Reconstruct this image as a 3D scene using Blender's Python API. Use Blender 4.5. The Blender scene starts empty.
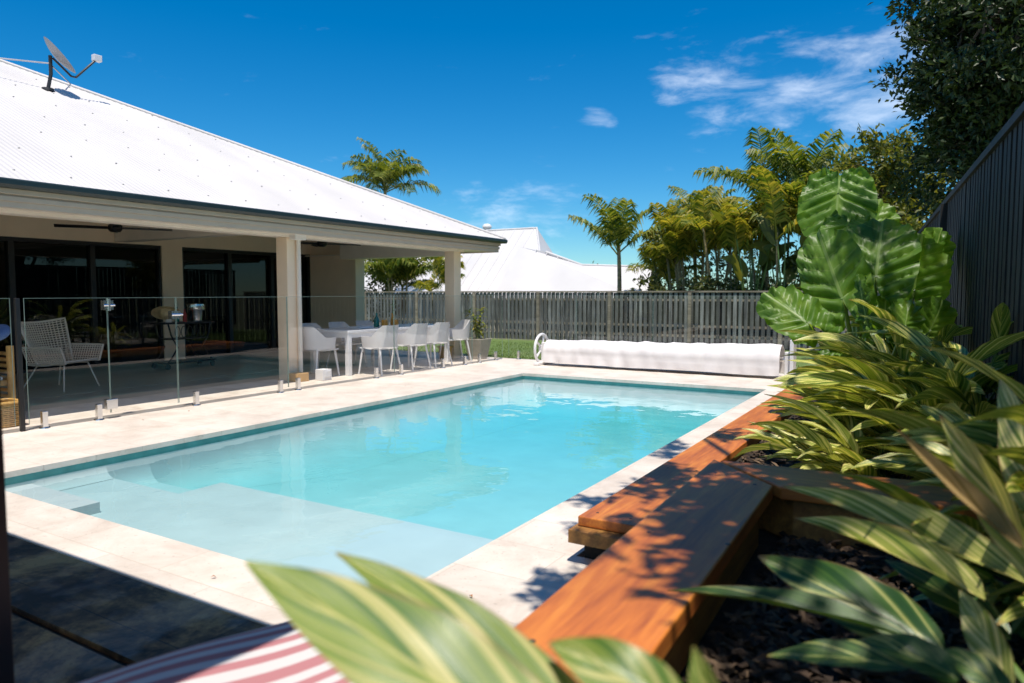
import bpy, math, random
from mathutils import Vector, Matrix, noise as mnoise
sc = bpy.context.scene
C = sc.collection
R = math.radians
V = Vector
random.seed(7)
# ------------------------------------------------------------------ camera
F_PX, YAW, H = 712.0, R(31), 1.35
PITCH = math.atan(48.5 / F_PX)
cam = bpy.data.cameras.new('camera'); camo = bpy.data.objects.new('camera', cam); C.objects.link(camo)
cam.sensor_width = 36; cam.lens = 36 * F_PX / 1024; cam.clip_start = 0.02; cam.clip_end = 2000
camo.location = (0, 0, H); camo.rotation_euler = (R(90) - PITCH, 0, YAW)
cam.dof.use_dof = True; cam.dof.focus_distance = 6.5; cam.dof.aperture_fstop = 2.4
sc.camera = camo
# ------------------------------------------------------------------ sky, sun, exposure
SUN = V((0.16, -0.25, 1)).normalized()
w = bpy.data.worlds.new('World'); sc.world = w; w.use_nodes = True
wn, wl = w.node_tree.nodes, w.node_tree.links
bg = wn['Background']; bg.inputs[1].default_value = 0.106
sky = wn.new('ShaderNodeTexSky'); sky.sky_type = 'NISHITA'; sky.sun_disc = False
sky.sun_elevation = math.asin(SUN.z); sky.sun_rotation = math.atan2(SUN.x, SUN.y)
sky.air_density = 1.0; sky.dust_density = 0.0; sky.ozone_density = 1.6; sky.altitude = 50
hs = wn.new('ShaderNodeHueSaturation'); hs.inputs['Saturation'].default_value = 1.25
hs.inputs['Value'].default_value = 0.95
tn_ = wn.new('ShaderNodeVectorMath'); tn_.operation = 'MULTIPLY'; tn_.inputs[1].default_value = (0.57, 0.84, 1.03)
wl.new(sky.outputs[0], tn_.inputs[0]); wl.new(tn_.outputs[0], hs.inputs['Color'])
geo = wn.new('ShaderNodeNewGeometry')
neg = wn.new('ShaderNodeVectorMath'); neg.operation = 'SCALE'; neg.inputs['Scale'].default_value = -1
wl.new(geo.outputs['Incoming'], neg.inputs[0])
def wmath(op, a, b=None, cl=False):
    n = wn.new('ShaderNodeMath'); n.operation = op; n.use_clamp = cl
    for i, x in enumerate((a, b)):
        if x is None: continue
        if isinstance(x, (int, float)): n.inputs[i].default_value = x
        else: wl.new(x, n.inputs[i])
    return n.outputs[0]
def cloud_mask(d, rad, soft):
    n = wn.new('ShaderNodeVectorMath'); n.operation = 'DISTANCE'
    sc_ = wn.new('ShaderNodeVectorMath'); sc_.operation = 'MULTIPLY'; sc_.inputs[1].default_value = (1, 1, 1.9)
    wl.new(neg.outputs[0], sc_.inputs[0]); wl.new(sc_.outputs[0], n.inputs[0])
    n.inputs[1].default_value = (d[0], d[1], d[2] * 1.9)
    m = wn.new('ShaderNodeMapRange'); m.interpolation_type = 'SMOOTHSTEP'
    m.inputs['From Min'].default_value = rad; m.inputs['From Max'].default_value = rad - soft
    wl.new(n.outputs['Value'], m.inputs['Value']); return m.outputs[0]
r_ = V((math.cos(YAW), math.sin(YAW), 0)); h_ = V((-math.sin(YAW), math.cos(YAW), 0))
f_ = h_ * math.cos(PITCH) - V((0, 0, 1)) * math.sin(PITCH); u_ = h_ * math.sin(PITCH) + V((0, 0, 1)) * math.cos(PITCH)
def ray(u, v): return r_ * ((u - 512) / F_PX) + u_ * ((341.5 - v) / F_PX) + f_
def at(u, v, dist): return V((0, 0, H)) + ray(u, v) * dist      # a point of the place, dist metres deep
def onz(u, v, z):
    d = ray(u, v); return V((0, 0, H)) + d * ((z - H) / d.z)
def ony(u, v, y):
    d = ray(u, v); return V((0, 0, H)) + d * (y / d.y)
def onx(u, v, x):
    d = ray(u, v); return V((0, 0, H)) + d * (x / d.x)
dd = lambda u, v: ray(u, v).normalized()
masks = [cloud_mask(dd(862, 84), 0.24, 0.23), wmath('MULTIPLY', cloud_mask(dd(715, 95), 0.18, 0.17), 0.8),
         wmath('MULTIPLY', cloud_mask(dd(510, 205), 0.17, 0.16), 0.75), wmath('MULTIPLY', cloud_mask(dd(600, 116), 0.05, 0.05), 0.9),
         wmath('MULTIPLY', cloud_mask(dd(625, 84), 0.05, 0.05), 0.6), wmath('MULTIPLY', cloud_mask(dd(920, 50), 0.13, 0.12), 0.9),
         wmath('MULTIPLY', cloud_mask(V((0.55, -0.70, 0.45)).normalized(), 1.05, 0.7), 1.5)]  # last mask: unseen cloud bank behind camera, added to lift and whiten the shade
mx = masks[0]
for m_ in masks[1:]: mx = wmath('MAXIMUM', mx, m_)
mp = wn.new('ShaderNodeMapping'); mp.inputs['Scale'].default_value = (1, 1, 3.2); mp.inputs['Location'].default_value = (3.1, 0.4, 1.7)
mp.inputs['Rotation'].default_value = (0, R(14), 0)
wl.new(neg.outputs[0], mp.inputs['Vector'])
nz = wn.new('ShaderNodeTexNoise'); nz.inputs['Scale'].default_value = 10.5; nz.inputs['Detail'].default_value = 7; nz.inputs['Roughness'].default_value = 0.62
nz.inputs['Distortion'].default_value = 0.3
wl.new(mp.outputs[0], nz.inputs['Vector'])
cv = wmath('ADD', nz.outputs['Fac'], wmath('MULTIPLY', mx, 0.33))
cr = wn.new('ShaderNodeMapRange'); cr.interpolation_type = 'SMOOTHSTEP'
cr.inputs['From Min'].default_value = 0.62; cr.inputs['From Max'].default_value = 1.06
wl.new(cv, cr.inputs['Value'])
cm = wn.new('ShaderNodeMix'); cm.data_type = 'RGBA'
wl.new(wmath('MULTIPLY', cr.outputs[0], 0.43), cm.inputs[0]); wl.new(hs.outputs[0], cm.inputs[6]); cm.inputs[7].default_value = (10.5, 11.0, 11.8, 1)
wl.new(cm.outputs[2], bg.inputs[0])
sd = bpy.data.lights.new('sun', 'SUN'); sd.energy = 4.8; sd.angle = R(0.53); sd.color = (1, 0.925, 0.83)
so = bpy.data.objects.new('sun', sd); C.objects.link(so); so.rotation_euler = SUN.to_track_quat('Z', 'Y').to_euler()
vs = sc.view_settings; vs.view_transform = 'Standard'; vs.look = 'None'; vs.exposure = 0.31; vs.gamma = 1
sc.cycles.transparent_max_bounces = 32; sc.cycles.max_bounces = 14; sc.cycles.diffuse_bounces = 7

# ------------------------------------------------------------------ materials
def nodes(name):
    m = bpy.data.materials.new(name); m.use_nodes = True
    return m, m.node_tree.nodes, m.node_tree.links, m.node_tree.nodes['Principled BSDF']
def mat(name, col, rough=0.5, metal=0.0, var=0.12, scale=6.0, bump=0.0, bscale=60.0, spec=0.5, coat=0.0, stretch=(1, 1, 1)):
    m, n, l, p = nodes(name)
    tc = n.new('ShaderNodeTexCoord'); mp = n.new('ShaderNodeMapping'); mp.inputs['Scale'].default_value = stretch
    l.new(tc.outputs['Object'], mp.inputs['Vector'])
    t = n.new('ShaderNodeTexNoise'); t.inputs['Scale'].default_value = scale; t.inputs['Detail'].default_value = 5
    l.new(mp.outputs[0], t.inputs['Vector'])
    mr = n.new('ShaderNodeMapRange'); mr.inputs['From Min'].default_value = 0.3; mr.inputs['From Max'].default_value = 0.7
    mr.inputs['To Min'].default_value = 1 - var; mr.inputs['To Max'].default_value = 1 + var
    l.new(t.outputs['Fac'], mr.inputs['Value'])
    mu = n.new('ShaderNodeVectorMath'); mu.operation = 'SCALE'; mu.inputs[0].default_value = col
    l.new(mr.outputs[0], mu.inputs['Scale']); l.new(mu.outputs[0], p.inputs['Base Color'])
    p.inputs['Roughness'].default_value = rough; p.inputs['Metallic'].default_value = metal
    p.inputs['Specular IOR Level'].default_value = spec; p.inputs['Coat Weight'].default_value = coat
    if bump:
        b = n.new('ShaderNodeBump'); b.inputs['Strength'].default_value = bump; b.inputs['Distance'].default_value = 0.01
        t2 = n.new('ShaderNodeTexNoise'); t2.inputs['Scale'].default_value = bscale; t2.inputs['Detail'].default_value = 4
        l.new(mp.outputs[0], t2.inputs['Vector']); l.new(t2.outputs['Fac'], b.inputs['Height']); l.new(b.outputs[0], p.inputs['Normal'])
    return m
def ramp(n, l, src, stops):
    r = n.new('ShaderNodeValToRGB'); e = r.color_ramp.elements
    while len(e) < len(stops): e.new(0.5)
    for x, (pos, c) in zip(e, stops): x.position = pos; x.color = (*c, 1)
    l.new(src, r.inputs['Fac']); return r.outputs['Color']
def mixc(n, l, fac, a, b, mode='MIX'):
    m = n.new('ShaderNodeMix'); m.data_type = 'RGBA'; m.blend_type = mode
    for s, x in ((0, fac), (6, a), (7, b)):
        if isinstance(x, (int, float)): m.inputs[s].default_value = x
        elif isinstance(x, tuple): m.inputs[s].default_value = (*x, 1)
        else: l.new(x, m.inputs[s])
    return m.outputs[2]
def math_(n, l, op, a, b=None, c=None, cl=False):
    m = n.new('ShaderNodeMath'); m.operation = op; m.use_clamp = cl
    for i, x in enumerate((a, b, c)):
        if x is None: continue
        if isinstance(x, (int, float)): m.inputs[i].default_value = x
        else: l.new(x, m.inputs[i])
    return m.outputs[0]
def stone(name, c1, c2, c3, joint, bw, bh, rough=0.55, wet=False, off=0.5):
    m, n, l, p = nodes(name)
    tc = n.new('ShaderNodeTexCoord')
    br = n.new('ShaderNodeTexBrick'); br.offset = off; br.inputs['Scale'].default_value = 1; br.inputs['Mortar Size'].default_value = 0.003
    br.inputs['Brick Width'].default_value = bw; br.inputs['Row Height'].default_value = bh; br.inputs['Mortar Smooth'].default_value = 0.2
    br.inputs['Color1'].default_value = (0.35, 0.35, 0.35, 1); br.inputs['Color2'].default_value = (0.65, 0.65, 0.65, 1)
    l.new(tc.outputs['Object'], br.inputs['Vector'])
    t = n.new('ShaderNodeTexNoise'); t.inputs['Scale'].default_value = 2.3; t.inputs['Detail'].default_value = 9; t.inputs['Roughness'].default_value = 0.7; t.inputs['Distortion'].default_value = 0.5
    l.new(tc.outputs['Object'], t.inputs['Vector'])
    col = ramp(n, l, t.outputs['Fac'], [(0.42, c1), (0.5, c2), (0.62, c3)] if wet else [(0.3, c1), (0.5, c2), (0.68, c3)])
    hv = math_(n, l, 'ADD', math_(n, l, 'MULTIPLY', br.outputs['Color'], 0.35), 0.83)
    sv = n.new('ShaderNodeVectorMath'); sv.operation = 'SCALE'; l.new(col, sv.inputs[0]); l.new(hv, sv.inputs['Scale'])
    # pits and small stains of the travertine
    t3 = n.new('ShaderNodeTexNoise'); t3.inputs['Scale'].default_value = 38; t3.inputs['Detail'].default_value = 3; l.new(tc.outputs['Object'], t3.inputs['Vector'])
    pit = math_(n, l, 'MULTIPLY', math_(n, l, 'LESS_THAN', t3.outputs['Fac'], 0.34), 0.35)
    c = mixc(n, l, pit, sv.outputs[0], tuple(x * 0.55 for x in c1))
    c = mixc(n, l, math_(n, l, 'MULTIPLY', br.outputs['Fac'], 0.8), c, joint)
    l.new(c, p.inputs['Base Color'])
    if wet:
        t4 = n.new('ShaderNodeTexNoise'); t4.inputs['Scale'].default_value = 3.1; t4.inputs['Detail'].default_value = 6; l.new(tc.outputs['Object'], t4.inputs['Vector'])
        mr = n.new('ShaderNodeMapRange'); mr.inputs['From Min'].default_value = 0.47; mr.inputs['From Max'].default_value = 0.56
        mr.inputs['To Min'].default_value = 0.75; mr.inputs['To Max'].default_value = 0.3; l.new(t4.outputs['Fac'], mr.inputs['Value']); l.new(mr.outputs[0], p.inputs['Roughness'])
    else: p.inputs['Roughness'].default_value = rough
    b = n.new('ShaderNodeBump'); b.inputs['Strength'].default_value = 0.35; b.inputs['Distance'].default_value = 0.006
    hgt = math_(n, l, 'SUBTRACT', t3.outputs['Fac'], math_(n, l, 'MULTIPLY', br.outputs['Fac'], 1.0))
    l.new(hgt, b.inputs['Height']); l.new(b.outputs[0], p.inputs['Normal'])
    return m
def wood(name, c1, c2, c3, axis='Y', rough=0.4, gs=1.0, coat=0.15, isl=0.0):
    m, n, l, p = nodes(name)
    tc = n.new('ShaderNodeTexCoord'); mp = n.new('ShaderNodeMapping')
    mp.inputs['Scale'].default_value = {'X': (0.7, 9, 9), 'Y': (9, 0.7, 9), 'Z': (9, 9, 0.7)}[axis]
    l.new(tc.outputs['Object'], mp.inputs['Vector'])
    t = n.new('ShaderNodeTexNoise'); t.inputs['Scale'].default_value = 1.6 * gs; t.inputs['Detail'].default_value = 8; t.inputs['Roughness'].default_value = 0.6; t.inputs['Distortion'].default_value = 1.2
    l.new(mp.outputs[0], t.inputs['Vector'])
    wv = n.new('ShaderNodeTexNoise'); wv.inputs['Scale'].default_value = 14 * gs; wv.inputs['Detail'].default_value = 3; l.new(mp.outputs[0], wv.inputs['Vector'])
    f = math_(n, l, 'ADD', math_(n, l, 'MULTIPLY', t.outputs['Fac'], 0.75), math_(n, l, 'MULTIPLY', wv.outputs['Fac'], 0.25))
    c = ramp(n, l, f, [(0.34, c1), (0.5, c2), (0.64, c3)])
    vo = n.new('ShaderNodeTexVoronoi'); vo.inputs['Scale'].default_value = 0.62 * gs; l.new(mp.outputs[0], vo.inputs['Vector'])
    kn = n.new('ShaderNodeMapRange'); kn.inputs['From Min'].default_value = 0.16; kn.inputs['From Max'].default_value = 0.06; l.new(vo.outputs['Distance'], kn.inputs['Value'])
    c = mixc(n, l, math_(n, l, 'MULTIPLY', kn.outputs[0], 0.75), c, tuple(x * .35 for x in c1))
    pt = n.new('ShaderNodeTexNoise'); pt.inputs['Scale'].default_value = 2.2; pt.inputs['Detail'].default_value = 4; l.new(tc.outputs['Object'], pt.inputs['Vector'])
    c = mixc(n, l, 0.35, c, ramp(n, l, pt.outputs['Fac'], [(.35, (.45, .42, .42)), (.6, (1, 1, 1))]), 'MULTIPLY')
    gi = n.new('ShaderNodeNewGeometry'); c = mixc(n, l, isl, c, math_(n, l, 'ADD', gi.outputs['Random Per Island'], .35), 'MULTIPLY')
    oi = n.new('ShaderNodeObjectInfo')
    k = n.new('ShaderNodeVectorMath'); k.operation = 'SCALE'; l.new(c, k.inputs[0])
    l.new(math_(n, l, 'ADD', math_(n, l, 'MULTIPLY', oi.outputs['Random'], 0.25), 0.88), k.inputs['Scale'])
    l.new(k.outputs[0], p.inputs['Base Color']); p.inputs['Roughness'].default_value = rough; p.inputs['Coat Weight'].default_value = coat; p.inputs['Coat Roughness'].default_value = 0.25
    b = n.new('ShaderNodeBump'); b.inputs['Strength'].default_value = 0.25; b.inputs['Distance'].default_value = 0.004
    l.new(f, b.inputs['Height']); l.new(b.outputs[0], p.inputs['Normal'])
    return m
def foliage(name, cols, transl=0.35, rough=0.45, tcol=None, spec=0.4):
    m, n, l, p = nodes(name)
    g = n.new('ShaderNodeNewGeometry'); tc = n.new('ShaderNodeTexCoord')
    t = n.new('ShaderNodeTexNoise'); t.inputs['Scale'].default_value = 1.3; t.inputs['Detail'].default_value = 3; l.new(tc.outputs['Object'], t.inputs['Vector'])
    f = math_(n, l, 'ADD', math_(n, l, 'MULTIPLY', g.outputs['Random Per Island'], 0.55), math_(n, l, 'MULTIPLY', t.outputs['Fac'], 0.45))
    k = len(cols) - 1
    c = ramp(n, l, f, [(0.15 + 0.65 * i / k, cols[i]) for i in range(k + 1)])
    l.new(c, p.inputs['Base Color']); p.inputs['Roughness'].default_value = rough; p.inputs['Specular IOR Level'].default_value = spec
    tr = n.new('ShaderNodeBsdfTranslucent')
    sv = n.new('ShaderNodeVectorMath'); sv.operation = 'MULTIPLY'; l.new(c, sv.inputs[0]); sv.inputs[1].default_value = tcol or (1.5, 1.35, 0.5); l.new(sv.outputs[0], tr.inputs['Color'])
    ms = n.new('ShaderNodeMixShader'); ms.inputs[0].default_value = transl
    l.new(p.outputs[0], ms.inputs[1]); l.new(tr.outputs[0], ms.inputs[2]); l.new(ms.outputs[0], n['Material Output'].inputs['Surface'])
    return m
def striped_leaf(name, dark, mid, pale, cover):
    """Shell ginger leaf: pale bars slanting away from the midrib, dry brown tip and edge."""
    m, n, l, p = nodes(name)
    uv = n.new('ShaderNodeUVMap'); sx = n.new('ShaderNodeSeparateXYZ'); l.new(uv.outputs[0], sx.inputs[0])
    s = math_(n, l, 'ABSOLUTE', math_(n, l, 'SUBTRACT', sx.outputs[0], 0.5))
    g = n.new('ShaderNodeNewGeometry')
    k = math_(n, l, 'ADD', math_(n, l, 'SUBTRACT', math_(n, l, 'MULTIPLY', sx.outputs[1], 3.0), math_(n, l, 'MULTIPLY', s, 2.6)),
              math_(n, l, 'MULTIPLY', g.outputs['Random Per Island'], 37.0))
    sgn = math_(n, l, 'MULTIPLY', math_(n, l, 'GREATER_THAN', sx.outputs[0], 0.5), 5.3)
    t = n.new('ShaderNodeTexNoise'); t.noise_dimensions = '1D'; t.inputs['Scale'].default_value = 2.6; t.inputs['Detail'].default_value = 3; t.inputs['Roughness'].default_value = 0.65
    l.new(math_(n, l, 'ADD', k, sgn), t.inputs['W'])
    c = ramp(n, l, t.outputs['Fac'], [(cover - 0.14, dark), (cover - 0.04, mid), (cover + 0.02, mid), (cover + 0.10, pale)])
    fine = n.new('ShaderNodeTexNoise'); fine.noise_dimensions = '1D'; fine.inputs['Scale'].default_value = 60; l.new(k, fine.inputs['W'])
    c = mixc(n, l, 0.35, c, math_(n, l, 'ADD', fine.outputs['Fac'], 0.5), 'MULTIPLY')
    # midrib
    c = mixc(n, l, math_(n, l, 'MULTIPLY', math_(n, l, 'LESS_THAN', s, 0.018), 0.7), c, tuple(min(1, x * 1.15) for x in pale))
    # dry tip and margins
    tn = n.new('ShaderNodeTexNoise'); tn.inputs['Scale'].default_value = 9; tc = n.new('ShaderNodeTexCoord'); l.new(tc.outputs['Object'], tn.inputs['Vector'])
    dry = math_(n, l, 'MAXIMUM', math_(n, l, 'MULTIPLY', math_(n, l, 'SUBTRACT', sx.outputs[1], 0.93), 14.0, None, True),
                math_(n, l, 'MULTIPLY', math_(n, l, 'SUBTRACT', s, 0.465), 28.0, None, True))
    dry = math_(n, l, 'MULTIPLY', dry, math_(n, l, 'MULTIPLY', math_(n, l, 'SUBTRACT', tn.outputs['Fac'], 0.38), 5.0, None, True))
    c = mixc(n, l, dry, c, (0.25, 0.12, 0.05))
    l.new(c, p.inputs['Base Color']); p.inputs['Roughness'].default_value = 0.32; p.inputs['Specular IOR Level'].default_value = 0.5
    b = n.new('ShaderNodeBump'); b.inputs['Strength'].default_value = 0.25; b.inputs['Distance'].default_value = 0.003
    l.new(fine.outputs['Fac'], b.inputs['Height']); l.new(b.outputs[0], p.inputs['Normal'])
    tr = n.new('ShaderNodeBsdfTranslucent'); sv = n.new('ShaderNodeVectorMath'); sv.operation = 'MULTIPLY'; l.new(c, sv.inputs[0]); sv.inputs[1].default_value = (1.2, 1.2, 0.5); l.new(sv.outputs[0], tr.inputs['Color'])
    ms = n.new('ShaderNodeMixShader'); ms.inputs[0].default_value = 0.24
    l.new(p.outputs[0], ms.inputs[1]); l.new(tr.outputs[0], ms.inputs[2]); l.new(ms.outputs[0], n['Material Output'].inputs['Surface'])
    return m
def veined_leaf(name):
    """Elephant ear: green blade, pale midrib and side veins drawn in leaf coordinates."""
    m, n, l, p = nodes(name)
    uv = n.new('ShaderNodeUVMap'); sx = n.new('ShaderNodeSeparateXYZ'); l.new(uv.outputs[0], sx.inputs[0])
    ax = math_(n, l, 'ABSOLUTE', sx.outputs[0])
    k = math_(n, l, 'SUBTRACT', sx.outputs[1], math_(n, l, 'MULTIPLY', ax, 0.55))
    wv = math_(n, l, 'ABSOLUTE', math_(n, l, 'SINE', math_(n, l, 'MULTIPLY', k, 23.0)))
    vein = math_(n, l, 'MULTIPLY', math_(n, l, 'LESS_THAN', wv, 0.14), 0.4)
    vein = math_(n, l, 'MAXIMUM', vein, math_(n, l, 'LESS_THAN', ax, 0.013))
    tc = n.new('ShaderNodeTexCoord'); t = n.new('ShaderNodeTexNoise'); t.inputs['Scale'].default_value = 5; t.inputs['Detail'].default_value = 4; l.new(tc.outputs['Object'], t.inputs['Vector'])
    c = ramp(n, l, t.outputs['Fac'], [(0.3, (0.04, 0.11, 0.012)), (0.55, (0.105, 0.205, 0.026)), (0.75, (0.20, 0.30, 0.055))])
    c = mixc(n, l, vein, c, (0.2, 0.3, 0.09))
    l.new(c, p.inputs['Base Color']); p.inputs['Roughness'].default_value = 0.4; p.inputs['Specular IOR Level'].default_value = 0.32
    tr = n.new('ShaderNodeBsdfTranslucent'); sv = n.new('ShaderNodeVectorMath'); sv.operation = 'MULTIPLY'; l.new(c, sv.inputs[0]); sv.inputs[1].default_value = (2.6, 2.2, 0.5); l.new(sv.outputs[0], tr.inputs['Color'])
    ms = n.new('ShaderNodeMixShader'); ms.inputs[0].default_value = 0.4
    l.new(p.outputs[0], ms.inputs[1]); l.new(tr.outputs[0], ms.inputs[2]); l.new(ms.outputs[0], n['Material Output'].inputs['Surface'])
    return m
def schlick(n, l, f0, normal=None):
    g = n.new('ShaderNodeNewGeometry'); dt = n.new('ShaderNodeVectorMath'); dt.operation = 'DOT_PRODUCT'
    l.new(g.outputs['Incoming'], dt.inputs[0]); l.new(normal or g.outputs['Normal'], dt.inputs[1])
    c = math_(n, l, 'ABSOLUTE', dt.outputs['Value'])
    p5 = math_(n, l, 'POWER', math_(n, l, 'SUBTRACT', 1.0, c, None, True), 5.0)
    return math_(n, l, 'ADD', math_(n, l, 'MULTIPLY', p5, 1 - f0), f0)
def glass(name, tint, ior=1.45, gl=1.0):
    m, n, l, p = nodes(name); n.remove(p)
    tr = n.new('ShaderNodeBsdfTransparent'); tr.inputs[0].default_value = (*tint, 1)
    g = n.new('ShaderNodeBsdfGlossy'); g.inputs['Roughness'].default_value = 0.0; g.inputs[0].default_value = (gl, gl, gl, 1)
    ms = n.new('ShaderNodeMixShader'); l.new(schlick(n, l, ((ior - 1) / (ior + 1)) ** 2), ms.inputs[0]); l.new(tr.outputs[0], ms.inputs[1]); l.new(g.outputs[0], ms.inputs[2])
    l.new(ms.outputs[0], n['Material Output'].inputs['Surface']); return m
def water_mat():
    m, n, l, p = nodes('pool_water'); n.remove(p)
    tc = n.new('ShaderNodeTexCoord')
    t = n.new('ShaderNodeTexNoise'); t.inputs['Scale'].default_value = 1.6; t.inputs['Detail'].default_value = 2; l.new(tc.outputs['Object'], t.inputs['Vector'])
    t2 = n.new('ShaderNodeTexNoise'); t2.inputs['Scale'].default_value = 5; t2.inputs['Detail'].default_value = 2; l.new(tc.outputs['Object'], t2.inputs['Vector'])
    hh = math_(n, l, 'ADD', t.outputs['Fac'], math_(n, l, 'MULTIPLY', t2.outputs['Fac'], 0.2))
    b = n.new('ShaderNodeBump'); b.inputs['Strength'].default_value = 0.7; b.inputs['Distance'].default_value = 0.013; l.new(hh, b.inputs['Height'])
    tr = n.new('ShaderNodeBsdfTransparent')
    g = n.new('ShaderNodeBsdfGlossy'); g.inputs['Roughness'].default_value = 0.01; l.new(b.outputs[0], g.inputs['Normal'])
    ms = n.new('ShaderNodeMixShader'); l.new(schlick(n, l, 0.028, b.outputs[0]), ms.inputs[0]); l.new(tr.outputs[0], ms.inputs[1]); l.new(g.outputs[0], ms.inputs[2])
    l.new(ms.outputs[0], n['Material Output'].inputs['Surface'])
    va = n.new('ShaderNodeVolumeAbsorption'); va.inputs['Color'].default_value = (0.58, 0.968, 0.982, 1); va.inputs['Density'].default_value = 1.22
    l.new(va.outputs[0], n['Material Output'].inputs['Volume'])
    return m
def stripe_mat():
    m, n, l, p = nodes('striped_canvas')
    uv = n.new('ShaderNodeUVMap'); sx = n.new('ShaderNodeSeparateXYZ'); l.new(uv.outputs[0], sx.inputs[0])
    s = math_(n, l, 'SINE', math_(n, l, 'MULTIPLY', sx.outputs[0], 2 * math.pi / 0.085))
    mr = n.new('ShaderNodeMapRange'); mr.inputs['From Min'].default_value = -0.08; mr.inputs['From Max'].default_value = 0.08; l.new(s, mr.inputs['Value'])
    tc = n.new('ShaderNodeTexCoord'); t = n.new('ShaderNodeTexNoise'); t.inputs['Scale'].default_value = 300; l.new(tc.outputs['Object'], t.inputs['Vector'])
    c = mixc(n, l, mr.outputs[0], (0.56, 0.53, 0.52), (0.40, 0.17, 0.18))
    l.new(c, p.inputs['Base Color']); p.inputs['Roughness'].default_value = 0.85
    b = n.new('ShaderNodeBump'); b.inputs['Strength'].default_value = 0.2; b.inputs['Distance'].default_value = 0.002; l.new(t.outputs['Fac'], b.inputs['Height']); l.new(b.outputs[0], p.inputs['Normal'])
    return m

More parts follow.
